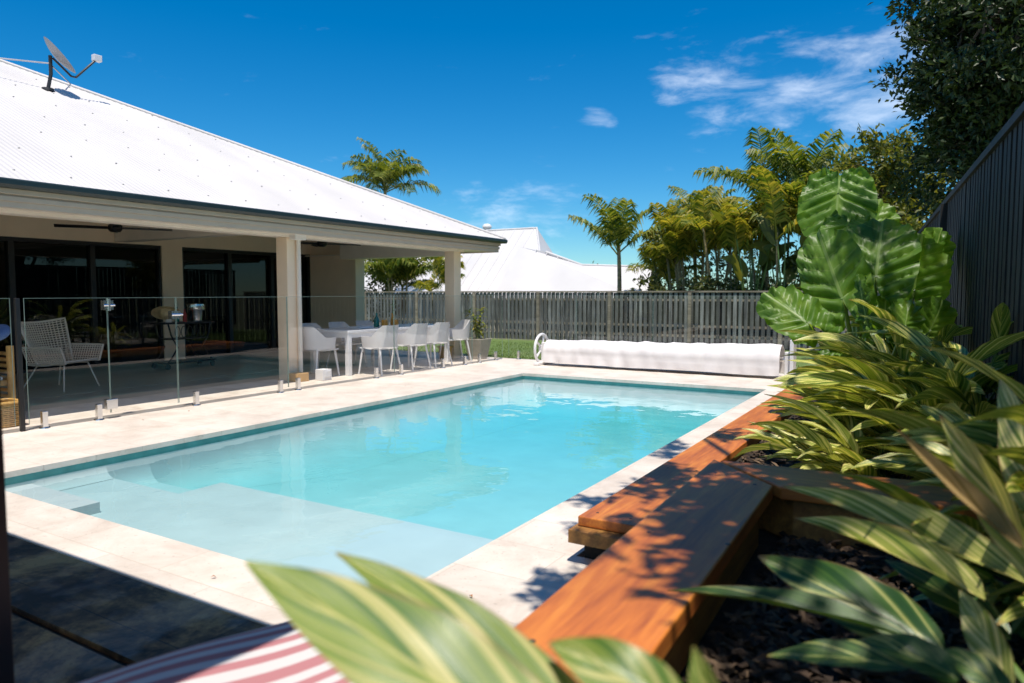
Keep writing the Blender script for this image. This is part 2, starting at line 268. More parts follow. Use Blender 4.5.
M = dict(
    travertine=stone('travertine', (0.50, 0.42, 0.35), (0.62, 0.55, 0.475), (0.69, 0.63, 0.56), (0.52, 0.44, 0.36), 0.81, 0.405),
    shade_stone=stone('wet_stone_shade_tone', (0.035, 0.024, 0.013), (0.14, 0.082, 0.036), (0.46, 0.27, 0.10), (0.02, 0.02, 0.02), 1.6, 0.8, wet=True),  # wet paving, colour darkened to deepen the shade lying on it
    patio=stone('patio_tile', (0.27, 0.265, 0.23), (0.33, 0.325, 0.28), (0.38, 0.365, 0.31), (0.10, 0.10, 0.09), 0.6, 0.6, 0.3, off=0.0),
    plaster=mat('pool_plaster', (0.46, 0.53, 0.545), 0.7, var=0.05, scale=3),
    water=water_mat(),
    render=mat('painted_render', (0.87, 0.69, 0.51), 0.75, var=0.05, scale=2, bump=0.15, bscale=120),
    cream=mat('cream_paint', (0.80, 0.71, 0.61), 0.55, var=0.04, scale=3),
    ceiling=mat('ceiling_paint', (0.86, 0.80, 0.72), 0.7, var=0.03),
    roof=mat('white_roof_steel', (0.58, 0.555, 0.535), 0.5, var=0.08, scale=1.1, stretch=(.35, 1, 1)),
    white_steel=mat('white_steel', (0.74, 0.72, 0.70), 0.45, var=0.04),
    gutter=mat('dark_gutter', (0.018, 0.03, 0.03), 0.35),
    fascia=mat('fascia_paint', (0.58, 0.45, 0.33), 0.55, var=0.04),
    black=mat('black_aluminium', (0.012, 0.012, 0.013), 0.4),
    charcoal=mat('charcoal_metal', (0.03, 0.03, 0.032), 0.45, metal=0.3),
    door_glass=glass('door_glass', (0.42, 0.43, 0.42), 1.36),
    glass=glass('fence_glass', (0.98, 0.99, 0.985), 1.4),
    glass_edge=mat('glass_edge', (0.20, 0.28, 0.25), 0.3),
    chrome=mat('satin_steel', (0.72, 0.72, 0.72), 0.22, metal=1.0, var=0.03),
    white_plastic=mat('white_resin', (0.70, 0.69, 0.70), 0.4, var=0.03),
    grey_resin=mat('pale_grey_resin', (0.60, 0.58, 0.58), 0.45, var=0.03),
    wicker=mat('wicker', (0.68, 0.63, 0.55), 0.6, var=0.1, scale=40),
    vinyl=mat('white_vinyl_cover', (0.78, 0.74, 0.72), 0.45, var=0.05, scale=3, bump=0.3, bscale=9),
    paling=wood('weathered_paling', (0.07, 0.069, 0.067), (0.145, 0.142, 0.138), (0.26, 0.255, 0.25), 'Z', 0.85, 0.6, 0, .75),
    shade_paling=wood('shade_toned_paling', (0.008, 0.008, 0.007), (0.016, 0.015, 0.014), (0.034, 0.032, 0.030), 'Z', 0.7, 0.6, 0, .6),  # paling with shade put into the colour, for side fence and picket gaps
    fence_rail=wood('fence_rail', (0.19, 0.155, 0.115), (0.30, 0.25, 0.19), (0.40, 0.33, 0.26), 'X', 0.8, 0.6, 0),
    timber=wood('oiled_hardwood', (0.36, 0.095, 0.022), (0.55, 0.165, 0.028), (0.70, 0.255, 0.040), 'Y', 0.48, 0.8, .04),
    timber_x=wood('oiled_hardwood_cross', (0.36, 0.095, 0.022), (0.55, 0.165, 0.028), (0.70, 0.255, 0.040), 'X', 0.48, 0.8, .04),
    sleeper=wood('hardwood_sleeper', (0.2, 0.09, 0.025), (0.34, 0.16, 0.04), (0.5, 0.26, 0.06), 'Y', 0.6, 0.8, 0),
    slab=mat('dark_footing', (0.02, 0.018, 0.016), 0.9, bump=0.6, bscale=30),
    bamboo=wood('golden_bamboo', (0.38, 0.2, 0.045), (0.52, 0.3, 0.08), (0.6, 0.38, 0.12), 'Z', 0.5),
    straw=mat('straw', (0.62, 0.46, 0.24), 0.8, var=0.15, scale=60),
    soil=mat('soil', (0.022, 0.016, 0.011), 0.95, var=0.4, scale=20, bump=1.0, bscale=50),
    chip=foliage('bark_chip', [(0.015, 0.01, 0.007), (0.045, 0.028, 0.017), (0.15, 0.10, 0.06)], 0.0, 0.9),
    lawn=mat('lawn_ground', (0.10, 0.155, 0.03), 0.9, var=0.25, scale=3),
    grass=foliage('grass_blade', [(0.09, 0.16, 0.025), (0.14, 0.21, 0.045), (0.2, 0.25, 0.08)], 0.35, 0.6),
    earth=mat('earth', (0.12, 0.13, 0.06), 0.95, var=0.3, scale=1),
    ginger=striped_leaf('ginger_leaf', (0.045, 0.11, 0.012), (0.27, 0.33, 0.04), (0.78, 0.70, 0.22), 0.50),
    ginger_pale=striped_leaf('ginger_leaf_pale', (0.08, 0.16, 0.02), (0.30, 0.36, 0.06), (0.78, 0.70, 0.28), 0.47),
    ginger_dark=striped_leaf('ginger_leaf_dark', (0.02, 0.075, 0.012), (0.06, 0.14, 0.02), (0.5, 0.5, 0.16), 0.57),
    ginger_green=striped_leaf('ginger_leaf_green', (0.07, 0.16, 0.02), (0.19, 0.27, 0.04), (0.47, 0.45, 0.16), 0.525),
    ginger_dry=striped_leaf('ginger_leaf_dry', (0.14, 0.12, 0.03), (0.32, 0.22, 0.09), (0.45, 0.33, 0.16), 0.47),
    ear=veined_leaf('elephant_ear_leaf'),
    stalk=mat('green_stalk', (0.12, 0.2, 0.04), 0.45, var=0.2),
    palm=foliage('palm_leaflet', [(0.02, 0.05, 0.010), (0.07, 0.13, 0.018), (0.19, 0.23, 0.04), (0.36, 0.36, 0.08)], 0.5),
    palm_gold=foliage('golden_palm_leaflet', [(0.03, 0.06, 0.010), (0.11, 0.17, 0.02), (0.30, 0.30, 0.045), (0.46, 0.38, 0.08)], 0.5),
    palm_stem=mat('palm_stem', (0.26, 0.21, 0.10), 0.7, var=0.35, scale=5, stretch=(1, 1, 6)),
    dead_frond=mat('dead_frond', (0.28, 0.11, 0.03), 0.9, var=0.3),
    tree_leaf=foliage('dark_tree_leaf', [(0.010, 0.022, 0.006), (0.022, 0.045, 0.010), (0.05, 0.08, 0.016)], 0.25),
    bright_leaf=foliage('bright_tree_leaf', [(0.03, 0.055, 0.008), (0.10, 0.13, 0.02), (0.24, 0.23, 0.045)], 0.45),
    bush_leaf=foliage('bush_leaf', [(0.02, 0.04, 0.01), (0.06, 0.085, 0.02), (0.16, 0.17, 0.05)], 0.3),
    bark=mat('bark', (0.09, 0.07, 0.05), 0.9, var=0.3, scale=8, bump=0.6, bscale=30, stretch=(1, 1, 0.3)),
    canvas=stripe_mat(),
    pot=mat('concrete_pot', (0.34, 0.30, 0.26), 0.8, var=0.1, scale=12),
    orange=mat('amber_jar', (0.62, 0.28, 0.04), 0.35), teal=mat('teal_bottle', (0.01, 0.16, 0.14), 0.15),
    red=mat('red_label', (0.4, 0.03, 0.02), 0.4), paper=mat('paper', (0.78, 0.76, 0.72), 0.8),
    cloth=mat('white_cloth', (0.6, 0.62, 0.66), 0.9, var=0.06), pillow=mat('lilac_cushion', (0.45, 0.36, 0.42), 0.9), blue=mat('blue_cloth', (0.08, 0.14, 0.3), 0.9),
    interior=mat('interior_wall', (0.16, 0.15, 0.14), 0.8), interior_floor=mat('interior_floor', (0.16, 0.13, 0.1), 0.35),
    oak=wood('oak', (0.25, 0.17, 0.09), (0.34, 0.24, 0.14), (0.4, 0.3, 0.19), 'Y', 0.5),
    carton=mat('brown_carton', (0.50, 0.30, 0.12), 0.8), screw=mat('roof_screw', (0.38, 0.38, 0.38), 0.5),
    neighbour_roof=mat('pale_roof_steel', (0.58, 0.565, 0.56), 0.5, var=0.07, scale=0.5),
    dish=mat('grey_dish', (0.26, 0.265, 0.28), 0.5), vent=mat('galvanised', (0.5, 0.5, 0.52), 0.35, metal=0.8))

# ------------------------------------------------------------------ mesh helpers
def origin(o):
    while o.parent: o = o.parent
    return V(o.location)
class MB:
    def __init__(s): s.v = []; s.f = []; s.uv = []
    def add(s, vs, fs, uvs=None):
        b = len(s.v); s.v += [tuple(p) for p in vs]; s.f += [tuple(i + b for i in f) for f in fs]
        for f in fs:
            for i in f: s.uv.append(uvs[i] if uvs else (0, 0))
    def box(s, a, b, rot=0.0, piv=None, taper=None):
        x0, y0, z0 = a; x1, y1, z1 = b
        vs = [V((x, y, z)) for z in (z0, z1) for x, y in ((x0, y0), (x1, y0), (x1, y1), (x0, y1))]
        if taper:
            cx, cy = (x0 + x1) / 2, (y0 + y1) / 2
            vs[:4] = [V((cx + (p.x - cx) * taper, cy + (p.y - cy) * taper, p.z)) for p in vs[:4]]
        if rot:
            piv = V(piv) if piv else V(((x0 + x1) / 2, (y0 + y1) / 2, 0)); m = Matrix.Rotation(rot, 3, 'Z')
            vs = [m @ (p - piv) + piv for p in vs]
        s.add(vs, [(0, 3, 2, 1), (4, 5, 6, 7), (0, 1, 5, 4), (1, 2, 6, 5), (2, 3, 7, 6), (3, 0, 4, 7)])
    def prism(s, poly, z0, z1):
        n = len(poly); s.add([(x, y, z0) for x, y in poly] + [(x, y, z1) for x, y in poly],
              [tuple(range(n - 1, -1, -1)), tuple(range(n, 2 * n))] + [(i, (i + 1) % n, n + (i + 1) % n, n + i) for i in range(n)])
    def tube(s, pts, r, n=8, cap=True):
        pts = [V(p) for p in pts]; rs = r if isinstance(r, (list, tuple)) else [r] * len(pts)
        vs, fs = [], []; ref = V((0, 0, 1)); pu = None
        for i, p in enumerate(pts):
            t = (pts[min(i + 1, len(pts) - 1)] - pts[max(i - 1, 0)]).normalized()
            if pu is None:
                pu = t.cross(ref if abs(t.z) < 0.9 else V((1, 0, 0))).normalized()
            else: pu = (pu - t * pu.dot(t)).normalized()
            q = t.cross(pu)
            vs += [p + (pu * math.cos(2 * math.pi * k / n) + q * math.sin(2 * math.pi * k / n)) * rs[i] for k in range(n)]
        for i in range(len(pts) - 1):
            fs += [(i * n + k, i * n + (k + 1) % n, (i + 1) * n + (k + 1) % n, (i + 1) * n + k) for k in range(n)]
        if cap: fs += [tuple(range(n - 1, -1, -1)), tuple(range((len(pts) - 1) * n, len(pts) * n))]
        s.add(vs, fs)
    def lathe(s, c, prof, n=20, axis=None):
        q = V(axis).to_track_quat('Z', 'Y') if axis else None; c = V(c); vs, fs = [], []
        for (r, z) in prof:
            for k in range(n):
                a = 2 * math.pi * k / n; p = V((r * math.cos(a), r * math.sin(a), z)); vs.append(c + (q @ p if q else p))
        for i in range(len(prof) - 1):
            fs += [(i * n + k, i * n + (k + 1) % n, (i + 1) * n + (k + 1) % n, (i + 1) * n + k) for k in range(n)]
        s.add(vs, fs)
    def sheet(s, fn, nu, nv, thick=0.0, uvf=None, closed_u=False):
        g = [[V(fn(i / nu, j / nv)) for j in range(nv + 1)] for i in range(nu + 1)]
        W = nv + 1; vs = [p for row in g for p in row]; uvs = [(uvf(i / nu, j / nv) if uvf else (i / nu, j / nv)) for i in range(nu + 1) for j in range(nv + 1)]
        fs = [(i * W + j, (i + 1) * W + j, (i + 1) * W + j + 1, i * W + j + 1) for i in range(nu) for j in range(nv)]
        if thick:
            nrm = []
            for i in range(nu + 1):
                for j in range(nv + 1):
                    a = g[min(i + 1, nu)][j] - g[max(i - 1, 0)][j]; b = g[i][min(j + 1, nv)] - g[i][max(j - 1, 0)]
                    nrm.append(a.cross(b).normalized() if a.cross(b).length > 1e-9 else V((0, 0, 1)))
            N = len(vs); vs = vs + [p - q * thick for p, q in zip(vs, nrm)]; uvs = uvs + uvs
            fs += [tuple(N + k for k in reversed(f)) for f in list(fs)]
            for i in range(nu):
                for j in (0, nv):
                    a, b = i * W + j, (i + 1) * W + j; fs.append((b, a, N + a, N + b) if j == 0 else (a, b, N + b, N + a))
            for j in range(nv):
                for i in (0, nu):
                    a, b = i * W + j, i * W + j + 1; fs.append((a, b, N + b, N + a) if i == 0 else (b, a, N + a, N + b))
        s.add(vs, fs, uvs)
    def build(s, name, m, parent=None, smooth=None, bevel=0.0, loc=None):
        me = bpy.data.meshes.new(name); o0 = origin(parent) if parent else V(loc or (0, 0, 0))
        me.from_pydata([(x - o0.x, y - o0.y, z - o0.z) for x, y, z in s.v], [], s.f)
        ul = me.uv_layers.new(name='UVMap'); ul.data.foreach_set('uv', [c for p in s.uv for c in p])
        me.materials.append(M[m]); me.update()
        if smooth is not None:
            me.polygons.foreach_set('use_smooth', [True] * len(me.polygons)); me.set_sharp_from_angle(angle=R(smooth))
        o = bpy.data.objects.new(name, me); C.objects.link(o)
        if parent: o.parent = parent
        elif loc: o.location = loc
        if bevel:
            b = o.modifiers.new('bevel', 'BEVEL'); b.width = bevel; b.segments = 2; b.limit_method = 'ANGLE'; b.angle_limit = R(40)
        return o
def tag(o, label=None, cat=None, group=None, kind=None):
    if label: o['label'] = label
    if cat: o['category'] = cat
    if group: o['group'] = group
    if kind: o['kind'] = kind
    return o
def thing(name, loc, label, cat, group=None):
    o = bpy.data.objects.new(name, None); o.empty_display_size = 0.1; o.location = loc; C.objects.link(o)
    return tag(o, label, cat, group)
def copy_tree(o, parent=None):
    c = o.copy(); C.objects.link(c)
    if parent: c.parent = parent
    for ch in list(o.children): copy_tree(ch, c)
    return c
def struct(name, mb, m, smooth=None): return tag(mb.build(name, m, None, smooth), kind='structure')
def quick(name, m, parent, *boxes, bevel=0.0):
    b = MB()
    for a, c in boxes: b.box(a, c)
    return b.build(name, m, parent, bevel=bevel)
def lerp(a, b, t): return a + (b - a) * t
rnd = random.uniform

# ================================================================== SETTING: ground, deck, pool
PX0, PX1, PY0, PY1 = -6.0, -2.05, 2.32, 10.35
b = MB()   # wide ground sheet with a hole for house lot (far below the paving)
gx, gy = (-400, PX0 - .15, PX1 + .15, 400), (-200, PY0 - .15, PY1 + .15, 600)
for i in range(3):
    for j in range(3):
        if (i, j) != (1, 1): b.add([(gx[i], gy[j], -.62), (gx[i + 1], gy[j], -.62), (gx[i + 1], gy[j + 1], -.62), (gx[i], gy[j + 1], -.62)], [(0, 1, 2, 3)])
struct('ground', b, 'earth')
b = MB(); DZ = 0.0
def plate(mb, x0, y0, x1, y1, z1, z0=-0.3): mb.box((x0, y0, z0), (x1, y1, z1))
# travertine deck round the pool, with a bullnosed lip over the water
plate(b, -8.95, 1.9, PX0, 12.6, 0); plate(b, PX1, 1.9, -1.56, 12.6, 0); plate(b, PX0, 1.9, PX1, PY0, 0); plate(b, PX0, PY1, PX1, 12.6, 0)
plate(b, -8.95, -4, -7.6, 1.9, 0); plate(b, -1.56, 10.9, 0.2, 12.6, 0); plate(b, -1.56, 1.9, -0.7, 3.24, 0)
struct('pool_deck', b, 'travertine')
b = MB(); plate(b, -7.6, -5, 1.2, 1.42, -0.004); plate(b, -7.6, 1.46, 1.2, 1.897, -0.004); struct('paving', b, 'shade_stone')
b = MB(); plate(b, -7.6, 1.42, 1.2, 1.46, -0.03); d = b.build('drain', 'black'); tag(d, kind='structure')
b = MB(); plate(b, -13.2, -6, -8.953, 12.95, 0.0); plate(b, -13.2, -6, -9.9, 12.95, 0.004, -0.001); struct('patio_floor', b, 'patio')
b = MB()
b.sheet(lambda u, v: (lerp(-40, 12, u), lerp(12.6, 22.3, v), lerp(-0.03, -0.36, v)), 30, 12)
b.sheet(lambda u, v: (lerp(-40, -13.2, u), lerp(12.95, 12.6, v), -0.03), 2, 1)
struct('lawn', b, 'lawn')
b = MB()
for i in range(16000):
    y = 12.65 + 7.5 * random.random() ** 1.7; x = rnd(-13.5, -1.5) - (y - 12.6) * 0.35; z = lerp(-0.03, -0.36, (y - 12.6) / 9.7)
    a = rnd(0, math.tau); s_ = rnd(0.005, 0.01); hh = rnd(0.025, 0.06); dx, dy = math.cos(a) * s_, math.sin(a) * s_
    lx, ly = rnd(-0.03, 0.03), rnd(-0.03, 0.03)
    b.add([(x - dx, y - dy, z), (x + dx, y + dy, z), (x + lx, y + ly, z + hh)], [(0, 1, 2)])
tag(b.build('grass', 'grass'), kind='stuff')
# pool shell: floor with a shallow shelf, entry step, second step
WZ = -0.08
def shell(name, m, boxes):
    b = MB()
    for a, c in boxes: b.box(a, c)
    return b
b = MB(); D1, D2 = -0.46, -0.58
b.add([(PX0, 3.0, D1 - .001), (PX1, 3.0, D1 - .001), (PX1, PY1 - .553, -.001 + lerp(D1, D2, (PY1 - .553 - 3) / (PY1 - 3))), (PX0, PY1 - .553, -.001 + lerp(D1, D2, (PY1 - .553 - 3) / (PY1 - 3)))], [(0, 1, 2, 3)])
t_ = 0.2
b.box((PX0 - t_, PY0 - t_, -2), (PX0 + 0.0, PY1 + t_, -0.301)); b.box((PX1, PY0 - t_, -2), (PX1 + t_, PY1 + t_, -0.301))
b.box((PX0, PY0 - t_, -2), (PX1, PY0, -0.301)); b.box((PX0, PY1, -2), (PX1, PY1 + t_, -0.301))
b.box((-5.0, PY0, -1.6), (PX1, 3.70, -0.20)); b.box((PX0, PY0, -1.6), (-5.0, 3.32, -0.202)); b.box((PX0, PY0, -0.4), (-5.05, 2.74, -0.125))
b.box((PX0, 3.32, -1.6), (-5.0, 3.70, -0.32))
def cove(prof_fn, along):
    n_ = 10; vs_ = []
    for q in along:
        for k in range(n_ + 1): vs_.append(prof_fn(q, k / n_))
    b.add(vs_, [(i * (n_ + 1) + k, (i + 1) * (n_ + 1) + k, (i + 1) * (n_ + 1) + k + 1, i * (n_ + 1) + k + 1) for i in range(len(along) - 1) for k in range(n_)])
fl = lambda y: lerp(D1, D2, (y - 3.0) / (PY1 - 3.0))
cove(lambda y, t: (PX0 + .003 + lerp(.15, .85, min(1, (y - 3.7) / 1.6)) * (1 - math.sin(t * math.pi / 2)), y, fl(y) + (-.102 - fl(y)) * (1 - math.cos(t * math.pi / 2))), [3.701 + k * (PY1 - 3.702) / 12 for k in range(13)])
cove(lambda x, t: (x, PY1 - .003 - .55 * (1 - math.sin(t * math.pi / 2)), fl(PY1 - .553) + (-.102 - fl(PY1 - .553)) * (1 - math.cos(t * math.pi / 2))), [PX0 + .003, PX1 - .003])
cove(lambda y, t: (PX0 + .003 + .12 * (1 - math.sin(t * math.pi / 2)), y, -.199 + .097 * (1 - math.cos(t * math.pi / 2))), [2.741, 3.319])
cove(lambda y, t: (PX0 + .003 + .15 * (1 - math.sin(t * math.pi / 2)), y, -.319 + .217 * (1 - math.cos(t * math.pi / 2))), [3.321, 3.70])
pool = struct('swimming_pool', b, 'plaster', 50)
def band(z0, z1, tl):
    b = MB()
    b.box((PX0, PY0, z0), (PX0 + tl, PY1, z1)); b.box((PX1 - tl, PY0, z0), (PX1, PY1, z1)); b.box((PX0 + tl, PY0, z0), (PX1 - tl, PY0 + tl, z1)); b.box((PX0 + tl, PY1 - tl, z0), (PX1 - tl, PY1, z1)); return b
band(-.3, -.1005, .003).build('wall_lining', 'plaster', pool)
b = band(-.10, -.045, .004)
M['waterline'] = mat('waterline_tile', (0.05, 0.2, 0.2), 0.25, var=0.15, scale=9)
o = b.build('waterline_tile', 'waterline', pool)
b = MB(); b.box((PX0 - 0.01, PY0 - 0.01, -1.9), (PX1 + 0.01, PY1 + 0.01, WZ)); struct('pool_water', b, 'water')

# ================================================================== HOUSE
BX0, BX1 = -8.80, -8.54
EX, EY, EZ, T = -8.0, 13.0, 2.47, 0.455
RX = -15.0; Y0 = -7.0
house = thing('house', (-11, 6, 0), 'white roofed house with a deep shaded patio and tan columns along the pool', 'house')
HW = -13.2
b = MB()
b.box((HW - 0.2, Y0 + 1, 2.28), (HW, 12.45, 2.75)); b.box((HW - 0.2, 8.56, 0), (HW, 9.0, 2.28)); b.box((HW - 0.2, Y0 + 1, 0), (HW, 0.6, 2.28))
b.box((HW, 12.45, 0), (-11.75, 12.75, 2.70)); b.box((HW - 0.2, 12.45, 0), (HW, 12.75, 2.75))
b.box((HW - 7, 12.55, 0), (HW - 0.2, 12.75, 2.75)); b.box((HW - 7.2, Y0 + 1, 0), (HW - 7, 12.75, 2.75))
b.build('wall', 'render', house, bevel=0.004)
quick('ceiling', 'ceiling', house, ((HW, Y0 + 1.1, 2.70), (BX0 - 0.002, 11.948, 2.718)), ((HW - 7, Y0 + 1.2, 2.6), (HW - 0.2, 12.5, 2.62)))
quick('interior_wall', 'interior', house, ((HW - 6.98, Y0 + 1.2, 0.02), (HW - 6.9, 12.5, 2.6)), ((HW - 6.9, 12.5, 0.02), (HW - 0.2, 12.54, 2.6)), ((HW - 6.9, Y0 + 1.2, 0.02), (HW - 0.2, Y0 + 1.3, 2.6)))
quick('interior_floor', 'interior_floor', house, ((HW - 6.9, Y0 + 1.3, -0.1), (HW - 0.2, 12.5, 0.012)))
# beams over the columns
b = MB(); b.box((BX0, Y0 + 1, 2.2), (BX1, 12.28, 2.72)); b.box((-11.75, 11.95, 2.12), (BX0, 12.28, 2.715)); b.box((HW, 7.62, 2.3), (BX0, 7.86, 2.719)); b.build('beam', 'cream', house, bevel=0.006)
for cy in (-0.8, 3.3, 7.7, 12.05):
    quick('column', 'render', house, ((BX0 + 0.012, cy - 0.12, 0.0), (BX1 - 0.01, cy + 0.12, 2.2)), bevel=0.006)
b = MB(); b.tube([(BX1 + 0.03, 7.77, 0.02), (BX1 + 0.03, 7.77, 2.2)], 0.035, 10); b.build('downpipe', 'cream', house, 40)
b = MB(); b.box((BX1, 7.62, 2.16), (BX1 + 0.14, 7.84, 2.34)); b.build('junction_box', 'white_steel', house, bevel=0.01)
# eaves: soffit, stepped fascia, gutter
b = MB(); b.box((BX1, Y0, 2.235), (EX - 0.09, EY - 0.09, 2.25)); b.box((-22, 12.28, 2.235), (BX1, EY - 0.09, 2.25)); b.build('soffit', 'cream', house)
b = MB()
for k, (dx, z0, z1) in enumerate(((0.10, 2.21, 2.275), (0.082, 2.275, 2.325), (0.10, 2.325, 2.345), (0.068, 2.345, 2.40))):
    b.box((EX - dx - 0.02, Y0, z0), (EX - dx + 0.012, EY - dx + 0.012, z1)); b.box((-22, EY - dx - 0.02, z0), (EX - dx - 0.02, EY - dx + 0.012, z1))
b.build('fascia', 'fascia', house, bevel=0.003)
b = MB()
prof = [(-0.075, 2.40), (0.03, 2.40), (0.05, 2.43), (0.05, 2.475), (0.03, 2.49), (-0.075, 2.49)]
n = len(prof); vs = []; 
for y in (Y0, None):
    vs += [(EX + px_, (Y0 if y is not None else EY + px_), pz_) for px_, pz_ in prof]
vs += [(-22, EY + px_, pz_) for px_, pz_ in prof]
b.add(vs, [(k * n + i, k * n + (i + 1) % n, (k + 1) * n + (i + 1) % n, (k + 1) * n + i) for k in (0, 1) for i in range(n)] + [tuple(range(n)), tuple(range(3 * n - 1, 2 * n - 1, -1))])
b.build('gutter', 'gutter', house)
# roof: corrugated face towards the pool, hip at the far end
b = MB(); RH = 0.004
def rz(s): return EZ + 0.03 + s * T
vs, fs = [], []
ny = int((EY - Y0) / 0.019); 
for i in range(ny + 1):
    y = Y0 + i * 0.019; s = min(7.0, max(0.0, EY - y)); hgt = RH * math.sin(2 * math.pi * y / 0.076)
    vs += [(EX + 0.03, y, rz(-0.03) + hgt), (EX - s, y, rz(s) + hgt)]
fs = [(2 * i, 2 * i + 2, 2 * i + 3, 2 * i + 1) for i in range(ny)]
b.add(vs, fs)
b.add([(EX, EY + 0.03, rz(0)), (-22, EY + 0.03, rz(0)), (RX, EY - 7, rz(7))], [(0, 2, 1)])
b.add([(-22, EY, rz(0)), (-22, Y0, rz(0)), (RX, Y0, rz(7)), (RX, EY - 7, rz(7))], [(0, 3, 2, 1)])
b.add([(EX, Y0, rz(0)), (-22, Y0, rz(0)), (RX, Y0, rz(7))], [(0, 1, 2)])
roof = b.build('roof', 'roof', house)
b = MB(); b.tube([(EX + 0.02, EY + 0.02, rz(0)), (RX, EY - 7, rz(7) + 0.01), (RX, Y0, rz(7) + 0.01)], 0.035, 8); b.build('ridge_cap', 'roof', roof, 50)
b = MB()
for s in (0.25, 1.1, 2.0, 2.9, 3.8, 4.7, 5.6, 6.5):
    y = Y0 + 0.4 + rnd(0, .1)
    while y < EY - s - 0.1:
        x, z = EX - s, rz(s) + RH; b.lathe((x, y, z), [(0.013, 0), (0.01, 0.008), (0, 0.009)], 6); y += 0.57 + rnd(-.02, .02)
b.build('roof_screw', 'screw', roof)['kind'] = 'stuff'
# sliding doors
def slider(y0, y1, n, z1=2.28):
    fr = MB(); x = HW - 0.12
    fr.box((x - 0.05, y0, z1 - 0.07), (x + 0.09, y1, z1)); fr.box((x - 0.05, y0, 0), (x + 0.09, y1, 0.05))
    ws = (y1 - y0) / n
    for i in range(n + 1):
        yy = y0 + i * ws; a = 0.05 if i in (0, n) else 0.045
        fr.box((x - 0.045, max(y0, yy - a), 0.05), (x + 0.085, min(y1, yy + a), z1 - 0.07))
    o = fr.build('sliding_door', 'black', house, bevel=0.003)
    for i in range(n):
        quick('pane', 'door_glass', o, ((x + 0.01, y0 + i * ws + 0.045, 0.05), (x + 0.018, y0 + (i + 1) * ws - 0.045, z1 - 0.07)))
slider(0.6, 8.56, 6); slider(9.0, 12.45, 3)

# satellite dish on the roof
bx, by = -12.9, 6.42; bz = rz(EX - bx)
dish = thing('satellite_dish', (bx, by, bz), 'grey satellite dish on a bracket near the top of the white roof', 'satellite dish')
b = MB(); b.tube([(bx, by, bz), (bx, by + 0.06, bz + 0.28), (bx, by + 0.06, bz + 0.58)], 0.03, 8); b.lathe((bx, by, bz + 0.01), [(0, 0.03), (0.09, 0.02), (0.1, -0.03)], 12); b.build('mast', 'charcoal', dish, 40)
b = MB(); b.tube([(bx, by + 0.08, bz + 0.42), (bx + 0.1, by + 0.32, bz + 0.16), (bx + 0.13, by + 0.22, bz + 0.04)], 0.011, 6); b.tube([(bx, by + 0.05, bz + 0.45), (bx - 0.3, by - 1.9, bz + 0.2)], 0.012, 6); b.build('brace', 'vent', dish, 40)
dn = V((0.35, 0.62, 0.62)).normalized(); dc = V((bx, by + 0.16, bz + 0.58)); b = MB()
b.lathe(dc, [(0, 0.0), (0.1, 0.006), (0.2, 0.025), (0.27, 0.045), (0.32, 0.066), (0.335, 0.064), (0.32, 0.056), (0.27, 0.033), (0.2, 0.01), (0.1, -0.01), (0, -0.016)], 36, dn); b.build('reflector', 'dish', dish, 40)
lo = V((bx + 0.16, by + 0.30, bz + 0.28)); ln_ = V((bx + 0.1, by + 0.76, bz + 0.68))
b = MB(); b.tube([(bx, by + 0.1, bz + 0.55), lo, lo + V((0, .08, 0)), ln_], 0.018, 8); b.build('feed_arm', 'charcoal', dish, 40)
b = MB(); b.box(ln_ - V((.05, .05, .02)), ln_ + V((.05, .09, .09))); b.build('receiver', 'white_plastic', dish, bevel=0.01)

# ceiling fans
def fan(loc, rot, label):
    f = thing('ceiling_fan', loc, label, 'ceiling fan', 'ceiling fans under the patio roof'); x, y, z = loc
    b = MB(); b.tube([(x, y, z + 0.02), (x, y, 2.72)], 0.014, 8); b.build('downrod', 'black', f, 40)
    b = MB(); b.lathe((x, y, z), [(0, -0.07), (0.07, -0.065), (0.1, -0.03), (0.1, 0.03), (0.06, 0.07), (0.02, 0.09)], 20); b.build('motor', 'black', f, 40)
    for k in range(4):
        a = rot + k * math.pi / 2; d = V((math.cos(a), math.sin(a), 0)); s = V((-d.y, d.x, 0)); b = MB()
        b.sheet(lambda u, v: V((x, y, z)) + d * lerp(0.09, 0.80, u) + s * (v - 0.5) * lerp(0.09, 0.13, u) + V((0, 0, (v - 0.5) * 0.03)), 4, 2, 0.008); b.build('blade', 'black', f)
fan((-11, 6.37, 2.36), R(62), 'black ceiling fan hanging in front of the wide left doors')
fan((-11, 10.68, 2.37), R(58), 'black ceiling fan hanging above the white dining table')

# ================================================================== GLASS FENCES
GX = -7.65
def panel(root, p0, p1, z0=0.06, z1=1.3):
    p0, p1 = V(p0), V(p1); d = (p1 - p0).normalized(); nrm = V((-d.y, d.x, 0)) * 0.004
    def bx(a, c, za, zb, name, m, par):
        b = MB(); q = [a - nrm, c - nrm, c + nrm, a + nrm]; b.add([(p.x, p.y, za) for p in q] + [(p.x, p.y, zb) for p in q], [(0, 3, 2, 1), (4, 5, 6, 7), (0, 1, 5, 4), (1, 2, 6, 5), (2, 3, 7, 6), (3, 0, 4, 7)]); return b.build(name, m, par)
    g = bx(p0 + d * 0.006, p1 - d * 0.006, z0, z1 - 0.004, 'glass_panel', 'glass', root)
    b = MB()
    for a, c, za, zb in ((p0, p1, z1 - 0.0035, z1), (p0, p0 + d * 0.003, z0, z1 - 0.004), (p1 - d * 0.003, p1, z0, z1 - 0.004)):
        q = [a - nrm, c - nrm, c + nrm, a + nrm]; b.add([(p.x, p.y, za) for p in q] + [(p.x, p.y, zb) for p in q], [(0, 3, 2, 1), (4, 5, 6, 7), (0, 1, 5, 4), (1, 2, 6, 5), (2, 3, 7, 6), (3, 0, 4, 7)])
    b.build('polished_edge', 'glass_edge', g); return g
